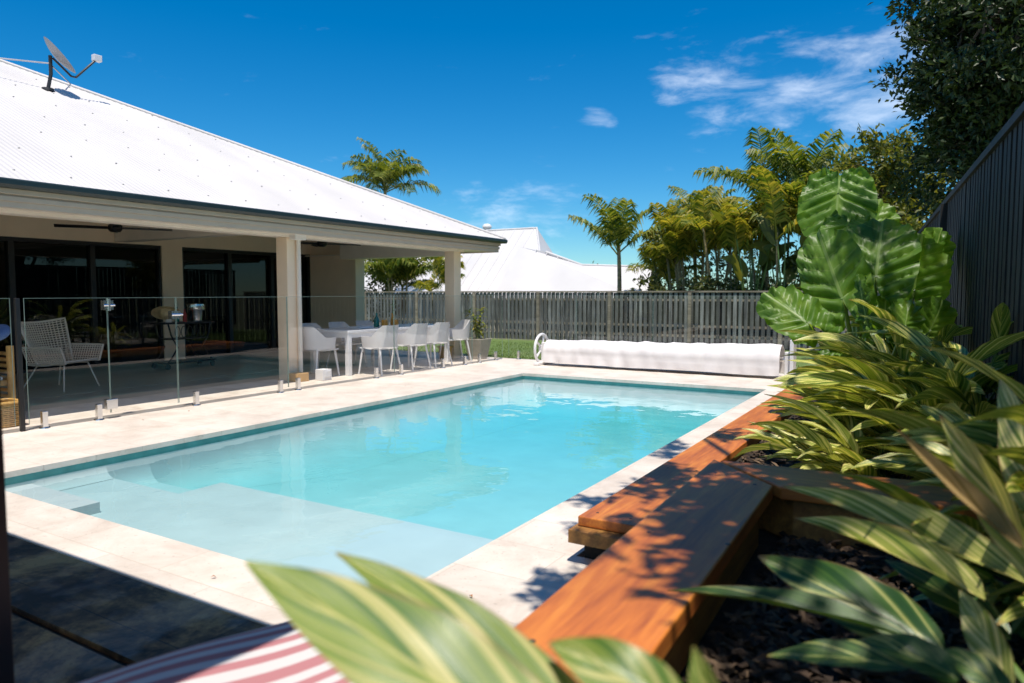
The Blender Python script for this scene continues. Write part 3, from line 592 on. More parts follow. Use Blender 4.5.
def spigot(root, x, y, z=0.0):
    b = MB(); b.box((x - 0.026, y - 0.026, z + 0.01), (x + 0.026, y + 0.026, z + 0.17)); b.lathe((x, y, z), [(0.0, 0.014), (0.05, 0.012), (0.052, 0.0)], 16); b.build('spigot', 'chrome', root, bevel=0.004)
gf = thing('glass_fence', (GX, 7, 0), 'frameless glass pool fence running along the patio edge on steel spigots', 'fence')
joints = [5.11, 6.76, 8.98, 11.25, 12.35]
for a, c in zip(joints, joints[1:]): panel(gf, (GX, a + .004, 0), (GX, c - .004, 0))
panel(gf, (GX, 3.50, 0), (GX, 4.306, 0)); panel(gf, (GX, 1.9, 0), (GX, 3.38, 0))
for y in (3.64, 4.18, 5.34, 6.62, 6.93, 8.54, 9.15, 10.31, 11.0, 11.5, 12.1, 3.2, 2.1): spigot(gf, GX, y)
quick('fence_post', 'black', gf, ((GX - 0.02, 3.42, 0), (GX + 0.02, 3.46, 1.3)), bevel=0.004)
gate = thing('pool_gate', (GX, 4.31, 0), 'narrow glass pool gate with steel latch and hinge near the wicker armchair', 'gate')
panel(gate, (GX, 4.312, 0), (GX, 5.104, 0))
b = MB(); b.box((GX - 0.03, 4.26, 1.17), (GX + 0.035, 4.36, 1.27)); b.tube([(GX + .04, 4.31, 1.16), (GX + .04, 4.31, 1.29)], 0.014, 8); b.tube([(GX + .04, 4.25, 1.22), (GX + .04, 4.37, 1.22)], 0.012, 8); b.build('hinge', 'chrome', gate, 40)
b = MB(); b.box((GX - 0.03, 4.25, 0.10), (GX + 0.035, 4.37, 0.21)); b.build('hinge', 'chrome', gate, bevel=0.006)
b = MB(); b.box((GX - 0.03, 5.03, 1.05), (GX + 0.04, 5.15, 1.14)); b.tube([(GX + .05, 5.02, 1.10), (GX + .05, 5.16, 1.10)], 0.014, 8); b.build('latch', 'chrome', gate, 40)
ef = thing('glass_fence', (-4, 12.5, 0), 'frameless glass pool fence between the white pool roller and the lawn', 'fence')
js = [-7.6, -6.05, -4.5, -2.95, -1.4, 0.1]
for a, c in zip(js, js[1:]):
    panel(ef, (a + .008, 12.5, 0), (c - .008, 12.5, 0)); spigot(ef, a + 0.25, 12.5); spigot(ef, c - 0.25, 12.5)

# ================================================================== BACK AND SIDE TIMBER FENCES
def paling_fence(name, p0, p1, z0f, ztop, label, pm, rm, side, step=0.17, wd=0.105, post=2.4, off=0.0):
    p0, p1 = V((*p0, 0)), V((*p1, 0)); d = (p1 - p0).normalized(); L = (p1 - p0).length; nr = V((-d.y, d.x, 0)) * side
    root = thing(name, (p0 + p1) / 2, label, 'fence')
    def q(mb, a, c, off0, off1, za, zb, zc=None):
        pts = [p0 + d * a + nr * off0, p0 + d * c + nr * off0, p0 + d * c + nr * off1, p0 + d * a + nr * off1]
        mb.add([(p.x, p.y, za) for p in pts] + [(p.x, p.y, zb) for p in pts], [(0, 3, 2, 1), (4, 5, 6, 7), (0, 1, 5, 4), (1, 2, 6, 5), (2, 3, 7, 6), (3, 0, 4, 7)])
    f = MB(); k = 0; x = 0.0
    while x < L:
        j = rnd(-0.006, 0.006); zb = ztop - 0.05 + rnd(-0.008, 0.008)
        q(f, x + j, min(L, x + wd + j), 0.03, 0.05 + rnd(0, .004), z0f + 0.03, zb); x += step
    f.build('picket', pm, root)
    f = MB(); x = -step / 2
    while x < L:
        q(f, max(0, x), min(L, x + wd), -0.055, -0.035, z0f + 0.03, ztop - 0.06); x += step
    f.build('back_paling', 'shade_paling', root)
    f = MB()
    for z in (0.3, 0.62, 1.45): q(f, 0, L, -0.033, 0.028, z0f + z, z0f + z + 0.07)
    f.build('rail', rm, root); f = MB(); q(f, 0, L, -0.07, 0.075, ztop - 0.05, ztop); f.build('top_rail', rm, root)
    x = off
    while x < L:
        f = MB(); q(f, x, x + 0.10, 0.051, 0.11, z0f, ztop - 0.052); f.build('post', rm, root); x += post
    return root
# posts of the back fence stand at these x positions (photo: 348, 411, 476, 539, 612)
paling_fence('timber_fence', (1.6, 22.4), (-40, 22.4), -0.36, 1.42, 'long weathered grey paling fence behind the lawn at the back', 'paling', 'fence_rail', 1, post=2.75, off=0.13)
rf0, rf1 = V((0.86, -1.5)), V((-0.81, 20.0))
paling_fence('timber_fence', rf0, rf1, 0.0, 2.31, 'tall dark paling fence in the shade on the right behind the garden bed', 'shade_paling', 'shade_paling', 1, step=0.15, wd=0.10, post=5.3, off=4.8)

# ================================================================== TIMBER GARDEN WALLS AND BEDS
b = MB(); b.prism([(-1.3, 3.0), (0.75, 1.5), (-0.6, 20), (-1.3, 11)], -0.3, 0.13); b.prism([(-0.7, -2.5), (1.0, -2.5), (0.55, 3.05), (-0.72, 3.05)], -0.3, 0.36)
struct('garden_bed', b, 'soil')
b = MB()
def chips(n, x0, x1, y0, y1, z):
    for i in range(n):
        p = V((rnd(x0, x1), rnd(y0, y1), z + rnd(0.0, 0.025))); l_ = rnd(0.015, 0.05); w_ = rnd(0.006, 0.016); e = Matrix.Rotation(rnd(0, 6.28), 3, 'Z') @ Matrix.Rotation(rnd(-.5, .5), 3, 'Y') @ Matrix.Rotation(rnd(-.6, .6), 3, 'X')
        b.add([p + e @ V(q) for q in ((-l_, -w_, 0), (l_, -w_ * .6, 0), (l_ * .9, w_, .004), (-l_ * .8, w_ * .8, .006), (0, 0, .012))], [(0, 1, 4), (1, 2, 4), (2, 3, 4), (3, 0, 4)])
chips(4200, -0.5, 0.5, 1.0, 3.0, 0.365); chips(2200, -1.2, 0.1, 3.2, 7.5, 0.135)
tag(b.build('mulch', 'chip'), kind='stuff')
nw = thing('retaining_wall', (-0.68, 2, 0), 'near raised timber garden wall with broad mitred hardwood capping, closest to camera', 'garden wall', 'hardwood walls round the garden beds')
CZ = 0.60
A = V((-0.855, 3.20)); Bm = V((-0.535, 2.87)); dN = V((0.03, -1.0)).normalized()
a2, b2 = A + dN * 3.4, Bm + dN * 3.1
b = MB(); b.prism([tuple(A), tuple(a2), tuple(b2), tuple(Bm)], CZ - 0.055, CZ); b.build('capping', 'timber', nw, bevel=0.006)
def screws(par, pts, z):
    for x, y in pts: b = MB(); b.lathe((x, y, z), [(0.008, 0), (0.007, .0014), (0, .0016)], 10); b.build('screw', 'charcoal', par)
screws(nw, [(-.78, 2.95), (-.60, 2.85), (-.76, 2.1), (-.52, 2.12), (-.73, 1.3), (-.49, 1.32)], CZ)
i0 = V((0.045, 0)); b = MB()
for z0, z1 in ((-0.1, 0.175), (0.18, 0.36), (0.365, CZ - 0.056)):
    b.prism([tuple(A + V((.05, -.05))), tuple(a2 + V((.05, .02))), tuple(b2 + V((-.04, .02))), tuple(Bm + V((-.04, -.05)))], z0, z1)
b.build('sleeper', 'sleeper', nw, bevel=0.005)
cw = thing('retaining_wall', (0, 3.1, 0), 'cross timber garden wall meeting the near wall at a mitre between the two beds', 'garden wall', 'hardwood walls round the garden beds')
dC = V((1.0, 0.065)).normalized(); g_ = V((0.022, -0.010)); A2, B2 = A + V((.026, .012)), Bm + V((.026, .012))
eC, eB = A2 + dC * 1.55, B2 + dC * 1.2
b = MB(); b.prism([tuple(A2), tuple(B2), tuple(eB), tuple(eC)], CZ - 0.055, CZ - 0.004); b.build('capping', 'timber_x', cw, bevel=0.006)
b = MB()
for z0, z1 in ((-0.1, 0.175), (0.18, 0.36), (0.365, CZ - 0.056)): b.prism([tuple(A2 + V((.06, -.05))), tuple(B2 + V((.04, .05))), tuple(eB + V((0, .05))), tuple(eC + V((0, -.05)))], z0, z1)
b.build('sleeper', 'sleeper', cw, bevel=0.005)
fw = thing('retaining_wall', (-1.4, 7, 0), 'low timber garden wall with hardwood capping running beside the pool coping', 'garden wall', 'hardwood walls round the garden beds')
b = MB(); b.prism([(-1.535, 3.2), (-1.225, 3.2), (-1.225, 5.72), (-1.535, 5.72)], 0.175, 0.225); b.prism([(-1.535, 5.727), (-1.225, 5.727), (-1.225, 10.9), (-1.535, 10.9)], 0.173, 0.224)
b.prism([(-1.225, 10.6), (-.1, 10.6), (-.1, 10.9), (-1.225, 10.9)], 0.171, 0.223); b.build('capping', 'timber', fw, bevel=0.006)
screws(fw, [(-1.47, 3.3), (-1.29, 3.3), (-1.47, 4.4), (-1.29, 4.42), (-1.47, 5.62), (-1.29, 5.63), (-1.47, 5.82), (-1.29, 5.83)], .225)
b = MB(); b.box((-1.555, 3.13, 0.105), (-1.24, 10.87, 0.173)); b.build('sleeper', 'sleeper', fw, bevel=0.004)
b = MB(); b.box((-1.52, 3.25, -0.05), (-1.24, 10.8, 0.104)); b.build('footing', 'slab', fw)

# ================================================================== PLANTS
def leaf(mb, pts, width, up, fold=0.25, ripple=0.0, n=14, shape=1.0, twist=0.0):
    """lanceolate leaf on a bezier centre line (base, ctrl, tip); uv = across, along"""
    p0, p1, p2 = (V(p) for p in pts); up = V(up).normalized(); ph = rnd(0, 6)
    vs, uvs, fs = [], [], []
    S = (-1, -0.66, -0.33, 0, 0.33, 0.66, 1)
    for i in range(n + 1):
        t = i / n; p = p0 * (1 - t) ** 2 + p1 * 2 * t * (1 - t) + p2 * t * t; d = (p1 - p0) * (1 - t) + (p2 - p1) * t
        d.normalize(); s = d.cross(up); s = s.normalized() if s.length > 1e-5 else V((1, 0, 0)); nn = s.cross(d)
        if twist: q = Matrix.Rotation(twist * t, 3, d); s = q @ s; nn = q @ nn
        wv = width * 0.5 * max(0.012, (math.sin(math.pi * min(1, t ** 0.72 * 0.96 + 0.03)) ** 0.8) * (1 - t ** 6 * .3)) if 0 < t < 1 else 0.002
        for k in S:
            z = fold * abs(k) * wv + ripple * wv * math.sin(t * 17 + ph + (2 if k > 0 else 0)) * abs(k) ** 2
            vs.append(p + s * k * wv + nn * z); uvs.append((0.5 + k * 0.5, t))
    W = len(S)
    for i in range(n):
        for j in range(W - 1): fs.append((i * W + j, i * W + j + 1, (i + 1) * W + j + 1, (i + 1) * W + j))
    mb.add(vs, fs, uvs)
def ginger(x, y, z, n, hgt, label, lean=(-0.5, -0.2), m='ginger', llen=0.55, spread=0.9, seed=0, group='variegated gingers in the far bed'):
    st = random.getstate(); random.seed(seed * 31 + 5)
    root = thing('shell_ginger', (x, y, z), label, 'plant', group); L, S = MB(), MB()
    for i in range(n):
        a = rnd(0, math.tau); rr = rnd(0.2, 1) * spread; dx = math.cos(a) * rr * 0.55 + lean[0] * rnd(.5, 1.3); dy = math.sin(a) * rr * 0.55 + lean[1] * rnd(.5, 1.3); h = hgt * rnd(0.65, 1.1)
        b0 = V((x + rnd(-.1, .1), y + rnd(-.1, .1), z)); tp = V((x + dx * 0.55, y + dy * 0.55, z + h)); c_ = V((x + dx * .12, y + dy * .12, z + h * 0.65))
        S.tube([b0, (b0 + c_) / 2 + V((dx * .04, dy * .04, 0)), c_, tp], [0.011, 0.010, 0.008, 0.003], 5, False)
        hd = V((dx, dy, 0)); hd = hd.normalized() if hd.length > .05 else V((1, 0, 0)); sd_ = V((-hd.y, hd.x, 0))
        k = random.randint(5, 8)
        for j in range(k):
            t = lerp(0.28, 1.0, j / (k - 1)); bp = b0 * (1 - t) ** 2 + c_ * 2 * t * (1 - t) + tp * t * t
            sg = 1 if j % 2 else -1; ll = llen * rnd(.85, 1.3) * (0.8 if j == 0 else 1)
            out = (hd * rnd(.5, 1.0) + sd_ * sg * rnd(.25, .75) * (1.2 - t * .6)).normalized()
            el = rnd(0.1, 0.95) * (0.5 + t * .7)
            dr = out * math.cos(el) + V((0, 0, math.sin(el)))
            mid = bp + dr * ll * 0.55; tip = bp + out * ll * rnd(.85, 1) + V((0, 0, ll * (math.sin(el) * .8 - rnd(.0, .38))))
            leaf(L, (bp, mid, tip), ll * rnd(.155, .225), V((0, 0, 1)) + sd_ * sg * rnd(-.3, .9) - out * .2, rnd(.2, .85), 0.12, 9)
    S.build('stalk', 'stalk', root, 50); L.build('foliage', m, root, 60); random.setstate(st); return root

# far bed: row along the timber wall, then the taller back row under the fence
far = [
    # x, y, z, stems, height, lean, mat, llen, label
    (-0.22, 4.3, .13, 6, .34, (-.42, .0), 'ginger_pale', .44, 'yellow striped ginger spilling over the corner of the two timber walls'),
    (-0.26, 4.95, .13, 6, .38, (-.42, -.02), 'ginger', .48, 'yellow green striped ginger arching low over the timber wall capping, mid bed'),
    (-0.30, 5.6, .13, 6, .42, (-.42, -.15), 'ginger', .46, 'striped ginger leaning over the timber wall below the big elephant ear leaves'),
    (-0.45, 6.9, .13, 6, .40, (-.35, -.15), 'ginger_pale', .42, 'pale striped ginger beside the pool roller end of the timber wall'),
    (-0.62, 8.4, .13, 6, .42, (-.3, -.3), 'ginger', .46, 'farthest low ginger clump along the timber wall near the pool roller'),
    (-0.05, 4.6, .13, 6, .66, (-.2, -.05), 'ginger', .66, 'tall upright striped ginger in the middle of the bed, leaves catching sun'),
    (-0.10, 5.2, .13, 7, .80, (-.22, -.15), 'ginger_pale', .66, 'tall pale striped ginger standing right of the elephant ear'),
    (0.22, 4.35, .13, 6, .74, (-.1, -.05), 'ginger', .55, 'dark shaded ginger against the right fence, at the right picture edge'),
    (0.20, 5.0, .13, 6, .85, (-.1, -.15), 'ginger', .54, 'shaded ginger with upright leaves in front of the dark fence post'),
    (-0.05, 6.4, .13, 6, .85, (-.1, -.2), 'ginger', .52, 'ginger clump behind the tall pale one, under the dark fence'),
    (-0.1, 7.6, .13, 6, .9, (-.1, -.2), 'ginger', .5, 'ginger clump farthest along the right fence behind the elephant ear'),
    (0.34, 3.75, .13, 5, .5, (-.05, .0), 'ginger', .42, 'shaded ginger just beyond the cross timber wall at right'),
]
for i, (x, y, z, n, hg, ln, mm, ll, lab) in enumerate(far): ginger(x, y, z, n, hg, lab, ln, mm, ll, seed=i)

# elephant ear: big heart leaves on long stalks
def heart(mb, base, tip, up, width, cup=0.18, wav=0.022, droop=0.1, sinus=0.75):
    base, tip, up = V(base), V(tip), V(up); ax = tip - base; L = ax.length; ax.normalize(); s = ax.cross(up).normalized(); nn = s.cross(ax); ph = rnd(0, 6)
    NR, NT = 12, 84; fill = max(0, (.5 - sinus)) * .7; vs, uvs, fs = [base], [(0, 0)], []
    for i in range(1, NR + 1):
        rho = i / NR
        for k in range(NT):
            th = -math.pi + 2 * math.pi * k / NT; a = abs(th)
            r = L * (0.25 * (1 + math.cos(a)) + 0.10 * math.exp(-a * a / 0.07) + 0.36 * math.exp(-((a - 2.15) ** 2) / 0.55) + 0.36 * math.exp(-((a - 0.95) ** 2) / .7) + fill * math.exp(-((math.pi - a) ** 2) / .5)) * (1 - sinus * math.exp(-((math.pi - a) ** 2) / 0.05))
            r *= 1 + 0.012 * math.sin(th * 19 + ph)
            x, y = rho * r * math.sin(th) * width, rho * r * math.cos(th)
            ux, uy = x / L, y / L; kk = uy - 0.55 * abs(ux)
            z = cup * abs(ux) * L * 0.8 - droop * L * max(0, uy) ** 2 * 1.2 - droop * L * (ux ** 2) * 1.4
            z += -0.032 * (1 - abs(math.sin(kk * 23.0))) * min(1, abs(ux) * 12) * L / .55 + wav * rho ** 4 * (math.sin(th * 13 + ph) + .5 * math.sin(th * 23))
            vs.append(base + s * x + ax * y + nn * z); uvs.append((ux, uy))
    for k in range(NT): fs.append((0, 1 + k, 1 + (k + 1) % NT))
    for i in range(NR - 1):
        for k in range(NT): fs.append((1 + i * NT + k, 1 + (i + 1) * NT + k, 1 + (i + 1) * NT + (k + 1) % NT, 1 + i * NT + (k + 1) % NT))
    mb.add(vs, fs, uvs)
ee = thing('elephant_ear', (-0.45, 6.0, 0.13), 'giant elephant ear plant with heart shaped ribbed leaves in the far garden bed', 'plant')
EB = V((-0.45, 6.0, 0.13)); stk = MB()
# (attach u,v, tip u,v, depth attach, depth tip, up vector, width)
ears = [((838, 194), (832, 262), 6.0, 5.85, (0.05, -1.0, .25), .84, .64, .12),     # tall back leaf hanging, lobes up
        ((842, 298), (804, 196), 5.15, 5.45, (-0.30, -0.70, .75), .50, .84, .6),     # lit left leaf
        ((876, 276), (886, 186), 5.4, 5.6, (0.05, -0.85, .5), .70, .74, .5),        # big centre leaf
        ((806, 322), (755, 284), 5.0, 5.25, (-0.05, -0.80, .7), .62, .56, .6),       # low left leaf
        ((914, 290), (928, 218), 5.8, 5.85, (0.55, -.8, -.1), .74, .70, .5),          # shaded right leaf
        ((848, 226), (840, 262), 5.75, 5.6, (.1, -1, -.1), .9, .40, .4),             # dark leaf under the back one
        ((905, 326), (914, 288), 5.0, 5.1, (.5, -.8, .1), .7, .32, .6),
        ((866, 318), (852, 262), 4.9, 5.0, (-.7, -.5, .1), .32, .46, .6),
        ((846, 345), (818, 368), 4.95, 4.75, (-.2, -.5, 1), .7, .34, .6),
        ((868, 232), (884, 190), 6.2, 6.25, (.3, -.9, .1), .8, .48, .5),
        ((932, 262), (944, 226), 6.3, 6.3, (.6, -.7, 0), .75, .46, .5),
        ((884, 330), (886, 296), 5.3, 5.35, (.1, -.9, .2), .8, .40, .5),
        ((826, 338), (790, 330), 5.1, 4.95, (-.4, -.6, .8), .6, .36, .6),
        ((930, 330), (946, 300), 5.6, 5.6, (.5, -.8, 0), .75, .40, .5)]
for (a, t, da, dt, up, wd, L, sn) in ears:
    mb = MB(); A_ = at(a[0], a[1], da); T_ = at(t[0], t[1], dt); d = (T_ - A_).normalized()
    heart(mb, A_, A_ + d * L * .98, up, wd * rnd(.78, .86), cup=rnd(.12, .22), sinus=sn, droop=.12); o = mb.build('leaf', 'ear', ee, 70)
    stk.tube([EB + V((rnd(-.06, .06), rnd(-.06, .06), 0)), lerp(EB, A_, .45) + V((0, .08, .12)), A_ - d * .02 + V((0, .03, 0)), A_], [.032, .024, .014, .009], 7)
stk.build('stalk', 'stalk', ee, 50)

# near bed: big ginger leaves close to the lens
def hero(root, specs, m):
    mb = MB()
    for tip, base, dt, db, wd, up, fold, sag in specs:
        a, t = at(*base, db), at(*tip, dt); mid = (a + t) / 2 + V((0, 0, sag)); leaf(mb, (a, mid, t), wd, up, fold, 0.07, 22)
    return mb.build('leaf', m, root, 60)
ng = thing('shell_ginger', (0.40, 1.9, 0.36), 'big blurred ginger with rolled leaves reaching left across the near mulch bed', 'plant')
hero(ng, [((782, 487), (1030, 585), 1.95, 1.55, .095, (-.1, -.5, .9), 1.0, .03), ((795, 519), (985, 600), 1.85, 1.55, .09, (-.1, -.4, .9), 1.1, .03),
          ((940, 415), (1045, 590), 1.6, 1.4, .10, (-.8, -.3, .4), .4, .05), ((1000, 380), (1060, 570), 1.8, 1.5, .12, (-.6, -.7, .2), .3, .05),
          ((960, 590), (1010, 690), 1.5, 1.35, .07, (-.5, -.5, .6), .4, .02), ((1030, 450), (1090, 600), 1.5, 1.4, .12, (-.7, -.5, .3), .3, .04)], 'ginger_pale')
hero(ng, [((667, 591), (915, 640), 1.75, 1.45, .062, (-.2, -.15, 1), .9, .035), ((758, 556), (945, 655), 1.75, 1.45, .135, (.1, -.65, .55), .3, .02),
          ((767, 656), (910, 668), 1.5, 1.35, .07, (0, -.4, .9), .4, .02), ((860, 640), (960, 680), 1.35, 1.25, .07, (0, -.5, .8), .4, .02),
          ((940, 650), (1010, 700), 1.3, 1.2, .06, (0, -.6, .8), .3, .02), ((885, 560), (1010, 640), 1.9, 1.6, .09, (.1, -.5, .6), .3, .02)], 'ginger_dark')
hero(ng, [((898, 430), (1022, 548), 1.5, 1.38, .042, (-.4, -.4, .8), 1.2, -.015)], 'ginger_dry')
b = MB()
for p in ((1030, 600), (1050, 640), (990, 640)): e_ = at(*p, 1.45); b.tube([V((.40 + rnd(-.05, .05), 1.3 + rnd(-.1, .3), .36)), (V((.42, 1.45, .36)) + e_) / 2, e_], .009, 6)
b.build('stalk', 'stalk', ng, 50)
ginger(0.25, 2.45, .36, 7, .42, 'shaded small ginger behind the rolled leaves, beside the cross timber wall', (-.1, -.3), 'ginger', .42, seed=41, group='gingers in the near bed')
ginger(0.46, 2.35, .36, 8, .55, 'shaded ginger at the right picture edge of the near bed', (-.1, -.3), 'ginger', .45, seed=42, group='gingers in the near bed')
fg = thing('shell_ginger', (-0.30, 0.45, 0.36), 'cut off cream striped ginger leaf right under the lens at the bottom', 'plant')
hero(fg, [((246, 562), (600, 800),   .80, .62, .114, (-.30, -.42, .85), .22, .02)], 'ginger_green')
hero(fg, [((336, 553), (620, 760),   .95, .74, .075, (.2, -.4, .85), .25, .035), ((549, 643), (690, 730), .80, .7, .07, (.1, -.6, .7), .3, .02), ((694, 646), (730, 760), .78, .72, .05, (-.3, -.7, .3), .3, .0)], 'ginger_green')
b = MB()
for p in ((600, 800), (640, 790)): e_ = at(*p, .62); b.tube([V((-.30 + rnd(-.03, .03), .45, .36)), (V((-.30, .45, .36)) + e_) / 2 + V((-.02, 0, 0)), e_], .008, 6)
b.build('stalk', 'stalk', fg, 50)

# palms
def frond(mb, base, az, el, L, droop, npair, ll, wd, tat=0.0, vang=0.5):
    hd = V((math.cos(az), math.sin(az), 0)); sd_ = V((-hd.y, hd.x, 0)); pts = [V(base)]; e = el; N = 12
    for i in range(N):
        pts.append(pts[-1] + (hd * math.cos(e) + V((0, 0, math.sin(e)))) * (L / N)); e -= droop / N * (0.4 + 1.4 * i / N)
    mb.tube(pts, [0.028 * (1 - .9 * i / N) + .003 for i in range(N + 1)], 4, False)
    for j in range(npair):
        t = lerp(0.18, 0.995, j / (npair - 1)); f = t * N; i = min(N - 1, int(f)); p = pts[i].lerp(pts[i + 1], f - i); d = (pts[i + 1] - pts[i]).normalized()
        nn = sd_.cross(d) * -1; nn = nn if nn.z > 0 else -nn
        l_ = ll * (math.sin(math.pi * (0.12 + 0.8 * t)) ** .7) * rnd(.85, 1.1)
        for s in (1, -1):
            if random.random() < tat: continue
            o = (sd_ * s * .85 + d * rnd(.35, .7) + nn * vang * rnd(.3, 1.1)).normalized()
            q1 = p + o * l_ * .5; q1.z -= l_ * .06; q2 = p + o * l_ * .9 + V((0, 0, -l_ * rnd(.35, .8))); w_ = d * wd
            mb.add([p - w_ * .5, p + w_ * .5, q1 + w_, q1 - w_, q2], [(0, 1, 2, 3), (3, 2, 4)])
def palm(x, y, z, h, nf, L, label, m='palm', r=0.09, el=(0.55, 1.5), droop=(0.6, 1.3), group='palms beyond the back fence', stems=1, npair=36, ll=.75, wd=.036, sprd=.5, seed=0, azs=None, dead=False):
    st = random.getstate(); random.seed(seed + 100)
    root = thing('palm_tree', (x, y, z), label, 'palm tree', group); Fr = MB()
    for k in range(stems):
        a = rnd(0, math.tau); ox, oy = (math.cos(a) * rnd(.1, sprd), math.sin(a) * rnd(.1, sprd)) if stems > 1 else (0, 0); hh = h * (rnd(.75, 1.05) if stems > 1 else 1)
        top = V((x + ox * 2.0, y + oy * 2, z + hh)); tb = MB(); base = V((x + ox, y + oy, z)); pts, rs = [], []
        for i in range(9):
            t = i / 8; pts.append(base.lerp(top, t) + V((math.sin(t * 3) * .06, 0, 0))); rs.append(r * lerp(1.15, .75, t))
        tb.tube(pts, rs, 9); tb.build('trunk', 'palm_stem', root, 50)
        for i in range(nf if stems == 1 else max(4, int(nf * .3))):
            az = azs[i % len(azs)] + rnd(-.2, .2) if azs else i * 2.4 + rnd(-.4, .4)
            frond(Fr, top - V((0, 0, rnd(0, .35))), az, rnd(*el), L * rnd(.75, 1.08), rnd(*droop), npair, ll, wd, .04)
    Fr.build('crown', m, root)
    if dead:
        db = MB(); frond(db, top - V((0, 0, .5)), 4.2, -1.2, L * .7, .4, 20, ll * .6, wd); db.build('dead_frond', 'dead_frond', root)
    random.setstate(st); return root
GZ = -0.62
def px_at(u, y): p = ony(u, 291, y); return p.x
# behind the house
palm(px_at(386, 27), 27, GZ, 7.2, 22, 2.7, 'feathery palm rising behind the white house roof', r=.1, seed=1, group=None, ll=.95, el=(.45, 1.5), droop=(.8, 1.6))
palm(px_at(395, 25.5), 25.5, GZ, 2.9, 18, 2.1, 'clumping palm seen through the open end of the patio', 'palm', r=.05, stems=7, seed=2, sprd=.6, group=None, dead=True)
palm(px_at(437, 25.2), 25.2, GZ, 2.4, 10, 1.7, 'low drooping palm beyond the fence between patio corner columns', 'palm_gold', r=.05, stems=2, seed=3, group=None)
# left of the clump
palm(px_at(618, 25), 25, GZ, 3.7, 8, 2.5, 'bright palm with upright fronds standing alone against the sky', 'palm', r=.09, el=(.55, 1.45), droop=(.3, 1.0), seed=4, ll=.9)
palm(px_at(652, 27), 27, GZ, 2.9, 14, 2.2, 'golden drooping palm at the left end of the palm clump', 'palm_gold', r=.06, stems=3, seed=5)
palm(px_at(690, 26), 26, GZ, 3.9, 16, 2.1, 'golden cane palm with many thin stems in the middle of the clump', 'palm_gold', r=.05, stems=8, seed=6, sprd=.7)
palm(px_at(728, 25), 25, GZ, 4.2, 16, 2.2, 'golden cane palm with crowded stems right of the middle of the clump', 'palm_gold', r=.05, stems=8, seed=7, sprd=.7)
palm(px_at(700, 29), 29, GZ, 4.6, 12, 2.2, 'green cane palm behind the golden ones', 'palm', r=.05, stems=6, seed=8, sprd=.8)
palm(px_at(762, 27), 27, GZ, 5.6, 9, 2.7, 'tall palm with one long frond reaching left above the clump', 'palm', r=.10, el=(.3, 1.5), droop=(.4, 1.1), seed=9, ll=1.05, dead=True)
palm(px_at(800, 26), 26, GZ, 5.7, 9, 2.6, 'tallest dark palm just left of the elephant ear top', 'palm', r=.10, el=(.5, 1.5), droop=(.4, 1.1), seed=10, ll=1.05)
palm(px_at(775, 24.5), 24.5, GZ, 4.3, 16, 2.1, 'cane palm with yellow stems directly left of the elephant ear', 'palm_gold', r=.05, stems=6, seed=11, sprd=.6)
palm(px_at(835, 25), 25, GZ, 5.0, 14, 2.4, 'cane palm hidden behind the elephant ear leaves', 'palm', r=.06, stems=5, seed=12, sprd=.7)
# broad paddle leaf clump
def paddle(x, y, z, label, n=9, seed=0):
    st = random.getstate(); random.seed(seed); root = thing('paddle_leaf_plant', (x, y, z), label, 'plant'); L, S = MB(), MB()
    for i in range(n):
        a = rnd(0, math.tau); h = rnd(2.2, 4.2); o = V((math.cos(a), math.sin(a), 0)); p = V((x, y, z)); q = p + o * rnd(.2, .7) + V((0, 0, h)); S.tube([p + o * .1, p.lerp(q, .6) - o * .05, q], [.05, .03, .02], 6)
        leaf(L, (q, q + o * .3 + V((0, 0, .7)), q + o * rnd(.5, 1.0) + V((0, 0, rnd(.5, 1.1)))), rnd(.4, .6), V((rnd(-1, 1), -1, .4)), .2, .05, 10)
    S.build('stem', 'stalk', root, 50); L.build('foliage', 'bright_leaf', root, 60); random.setstate(st)
paddle(px_at(752, 24), 24, GZ, 'broad paddle leaved plant in front of the cane palms', 10, 5)
paddle(px_at(784, 23.6), 23.6, GZ, 'broad paddle leaved plant beside the elephant ear, lower and closer', 9, 9)

